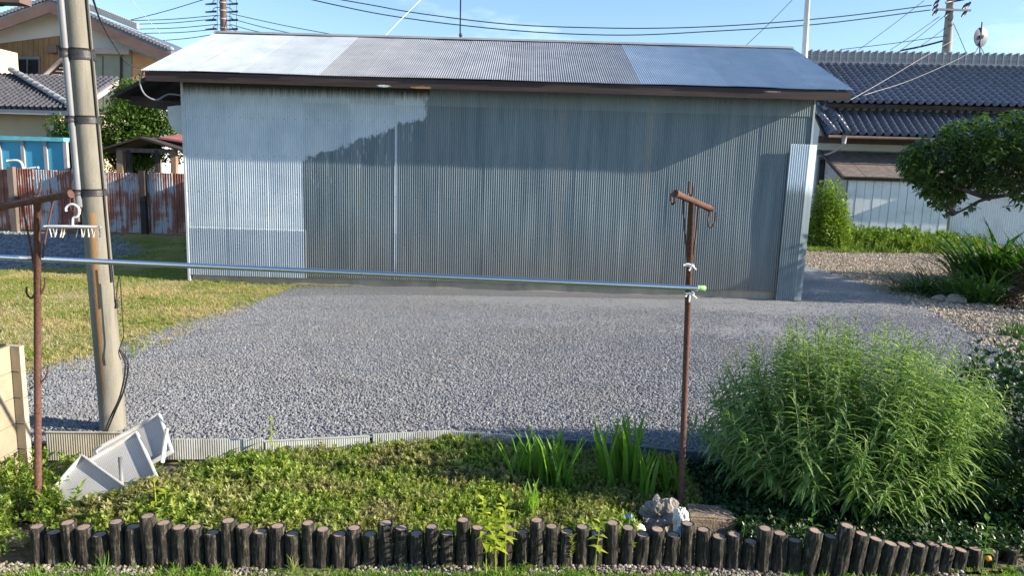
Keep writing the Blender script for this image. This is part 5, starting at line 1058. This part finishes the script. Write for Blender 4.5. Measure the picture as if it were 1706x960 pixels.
# ------------------------------------------------------------------ far poles, masts, wires, dish
def wire(lab, pts, y0, y1, r=.018, m='wire', grp='overhead wires', seg=5):
    P_ = [D(px, py, y0 + (y1 - y0) * i / (len(pts) - 1)) for i, (px, py) in enumerate(pts)]; o = MB().tube(arc(P_, seg), r, 5, False).build('overhead_wire', M[m]); tag(o, lab, 'wire', grp)
wire('upper of the two long wires sagging above the shed roof', [(540, -6), (620, 8), (700, 22), (849, 40), (1000, 46), (1120, 46), (1250, 40), (1400, 27), (1552, 8)], 33, 34, .024)
wire('lower of the two long wires sagging above the shed roof', [(490, -8), (560, 8), (640, 24), (755, 40), (893, 53), (1040, 58), (1180, 52), (1360, 40), (1550, 16)], 33, 34, .024)
wire('thin slanting wire rising from the shed ridge near the white pole', [(1243, 75), (1282, 38), (1322, -3)], 26, 26, .010)
for i, (p, q_) in enumerate((((200, 37), (345, -3)), ((210, 34), (362, 25)), ((218, 40), (358, 31)), ((228, 48), (362, 40)), ((240, 55), (362, 48)), ((255, 68), (368, 55)))):
    wire('%s of the wires running left from the brown pole over the gabled house' % ['steeply slanting topmost', 'highest level one', 'second highest', 'middle', 'second lowest', 'lowest'][i], [p, ((p[0] + q_[0]) / 2, (p[1] + q_[1]) / 2 + 2), q_], 40, 38, .020)
for i, (p, q_) in enumerate((((383, 22), (560, 58)), ((383, 30), (495, 57)), ((384, 40), (450, 56)), ((386, 48), (408, 54)))):
    wire('%s of the wires dropping right from the brown pole behind the roof' % ['longest highest', 'second highest', 'third highest', 'shortest lowest'][i], [p, ((p[0] + q_[0]) / 2, (p[1] + q_[1]) / 2 + 1.5), q_], 38, 36, .018)
wire('guy wire whitened as if sunlit, slanting down to the left roof of the gabled house', [(217, -3), (248, 34), (277, 68)], 24, 20, .008, 'white'); wire('guy wire whitened as if sunlit, meeting the shed ridge left of the aerial mast', [(704, -4), (672, 28), (641, 60)], 22, 18, .007, 'white')  # white colour stands for sunlight catching both wires
for i, (p, q_) in enumerate((((1565, 27), (1483, 83)), ((1572, 27), (1500, 84)), ((1576, 45), (1528, 80)), ((1400, 82), (1572, 60)), ((1500, 84), (1570, 68)), ((1430, 83), (1540, 0)))):
    wire(['left wire dropping from the far crossarm to the tiled ridge', 'second wire dropping from the far crossarm to the tiled ridge', 'short wire dropping from the far pole shaft to the ridge', 'nearly level thin wire reaching the far pole from the left', 'thick low cable reaching the far pole just over the ridge', 'long slanting thin wire left of the far crossarm'][i], [p, ((p[0] + q_[0]) / 2, (p[1] + q_[1]) / 2 + 1), q_], 42, 40, [.018, .018, .018, .018, .05, .014][i])
wire('slanting wire falling right from the far pole toward the dish', [(1587, 36), (1598, 60), (1609, 86)], 42, 40, .018)
wire('white rope slanting up from the shed eave corner over the tiled roof', [(1414, 168), (1480, 130), (1545, 91), (1596, 62), (1634, 38)], 14, 31, .006, 'farpole'); wire('second white rope crossing the tiled roof below the dish', [(1440, 158), (1520, 132), (1600, 96), (1630, 76)], 14, 31, .0055, 'farpole')
# brown pole, far left
y = 38.0; bp_ = D(373, 60, y); t = root('utility_pole', 'brown utility pole standing behind the left end of the shed ridge', 'utility pole', (bp_.x, y, 0)); MB().tube([(0, 0, 0), (.0, 0, 11)], [.20, .15], 12).build('shaft', M['brownpole'], t)
for py in (4, 17, 31, 46):
    z = D(373, py, y).z; MB().tube([(0, 0, z - .03), (0, 0, z + .03)], .185, 12).build('collar', M['farpole'], t)
    for s, px in ((-1, 353), (1, 389)):
        e_ = D(px, py + 3, y); MB().tube([(e_.x - bp_.x - .32, 0, e_.z), (e_.x - bp_.x + .22, 0, e_.z + .05)], [.04, .055], 6).build('insulator', M['insul'], t)
        MB().tube(arc([(s * .15, 0, z + .15), (s * .4, -.05, z + .1), (e_.x - bp_.x, 0, e_.z)], 4), .018, 5, False).build('jumper', M['wire'], t)
for px in (362, 394, 383): a, b = D(px, -3, y), D(px, 52, y); MB().tube([a - Vector((bp_.x, y, 0)), b - Vector((bp_.x, y, 0))], .012, 5).build('tie_wire', M['wire'], t)
# far right pole with crossarm
y = 42.0; bp_ = D(1577, 88, y); t = root('utility_pole', 'far concrete utility pole with crossarm above the tiled ridge', 'utility pole', (bp_.x, y, 0)); tp = D(1584, -12, y); MB().tube([(0, 0, 0), (0, 0, bp_.z), (tp.x - bp_.x, 0, tp.z)], [.28, .25, .17], 14).build('shaft', M['farpole'], t)
a, b = D(1556, 17, y), D(1612, 18, y); MB().box((a.x - bp_.x, -.35, a.z - .05), (b.x - bp_.x, -.25, a.z + .05)).build('crossarm', M['farpole'], t)
a, b = D(1570, 6, y), D(1602, 0, y); MB().tube([(a.x - bp_.x, -.3, a.z), (b.x - bp_.x, -.3, b.z)], .06, 6).build('crossarm', M['insul'], t)
for px, py in ((1553, 22), (1573, 24), (1602, 12), (1601, 24), (1607, 10), (1555, 6), (1553, 14)):
    c = D(px, py, y) - Vector((bp_.x, y, 0)); MB().tube([c + Vector((-.12, -.3, -.16)), c + Vector((0, -.3, 0)), c + Vector((.12, -.3, .16))], [.05, .10, .05], 8).build('insulator', M['insul'], t)
for px, py in ((1572, 60), (1573, 70), (1571, 78), (1580, 33), (1579, 43)): c = D(px, py, y) - Vector((bp_.x, y, 0)); MB().box(c + Vector((-.12, -.3, -.06)), c + Vector((.05, -.2, .06))).build('bracket', M['insul'], t)
# white pole behind the shed's right end, thin aerial mast over the ridge
a, b = D(1340, 100, 19.0), D(1346, -12, 19.0); t = root('white_pole', 'pale steel pole rising behind the right end of the shed roof', 'pole', (a.x, 19.0, 0)); MB().tube([(0, 0, 0), (0, 0, a.z), (b.x - a.x, 0, b.z)], [.085, .075, .06], 14).build('shaft', M['whitepn'], t)
a, b = D(768, 70, 18.2), D(767.5, -12, 18.2); t = root('aerial_mast', 'thin dark aerial mast with a ball behind the middle of the ridge', 'mast', (a.x, 18.2, 0)); MB().tube([(0, 0, 0), (b.x - a.x, 0, b.z)], .016, 8).build('rod', M['wire'], t); c = D(767.5, 58, 18.2); lumpy('ball', (c.x - a.x, 0, c.z), (.045, .045, .05), M['insul'], 2, 0, 1, parent=t)
# satellite dish on the ridge
y = 31.0; dc = D(1636, 61, y); t = root('satellite_dish', 'round grey satellite dish on a tripod upon the tiled ridge', 'satellite dish', (dc.x, y, dc.z)); V = []; n = 28; K = 5
for j in range(K + 1):
    r = .39 * j / K
    for i in range(n): V.append((cos(2 * pi * i / n) * r * .92, .35 * (r ** 2), sin(2 * pi * i / n) * r))
ds = MB().add(V, [(j * n + i, j * n + (i + 1) % n, (j + 1) * n + (i + 1) % n, (j + 1) * n + i) for j in range(K) for i in range(n)], True).build('dish', M['dish'], t, rot=(0, 0, radians(16)))
q = lambda px, py, dy=0: D(px, py, y + dy) - Vector((dc.x, y, dc.z))
MB().tube([q(1632, 90), q(1636, 36)], .022, 8).build('mast', M['insul'], t); MB().box(q(1632.5, 63, -.06), q(1636, 59, .06)).build('mount', M['insul'], t)
for px, py, dy in ((1622, 92, -.2), (1642, 94, -.2), (1632, 92, .3), (1646, 102, -.3), (1618, 102, -.3)): MB().tube([q(1632, 74), q(px, py, dy)], .014, 6).build('tripod_leg', M['insul'], t)
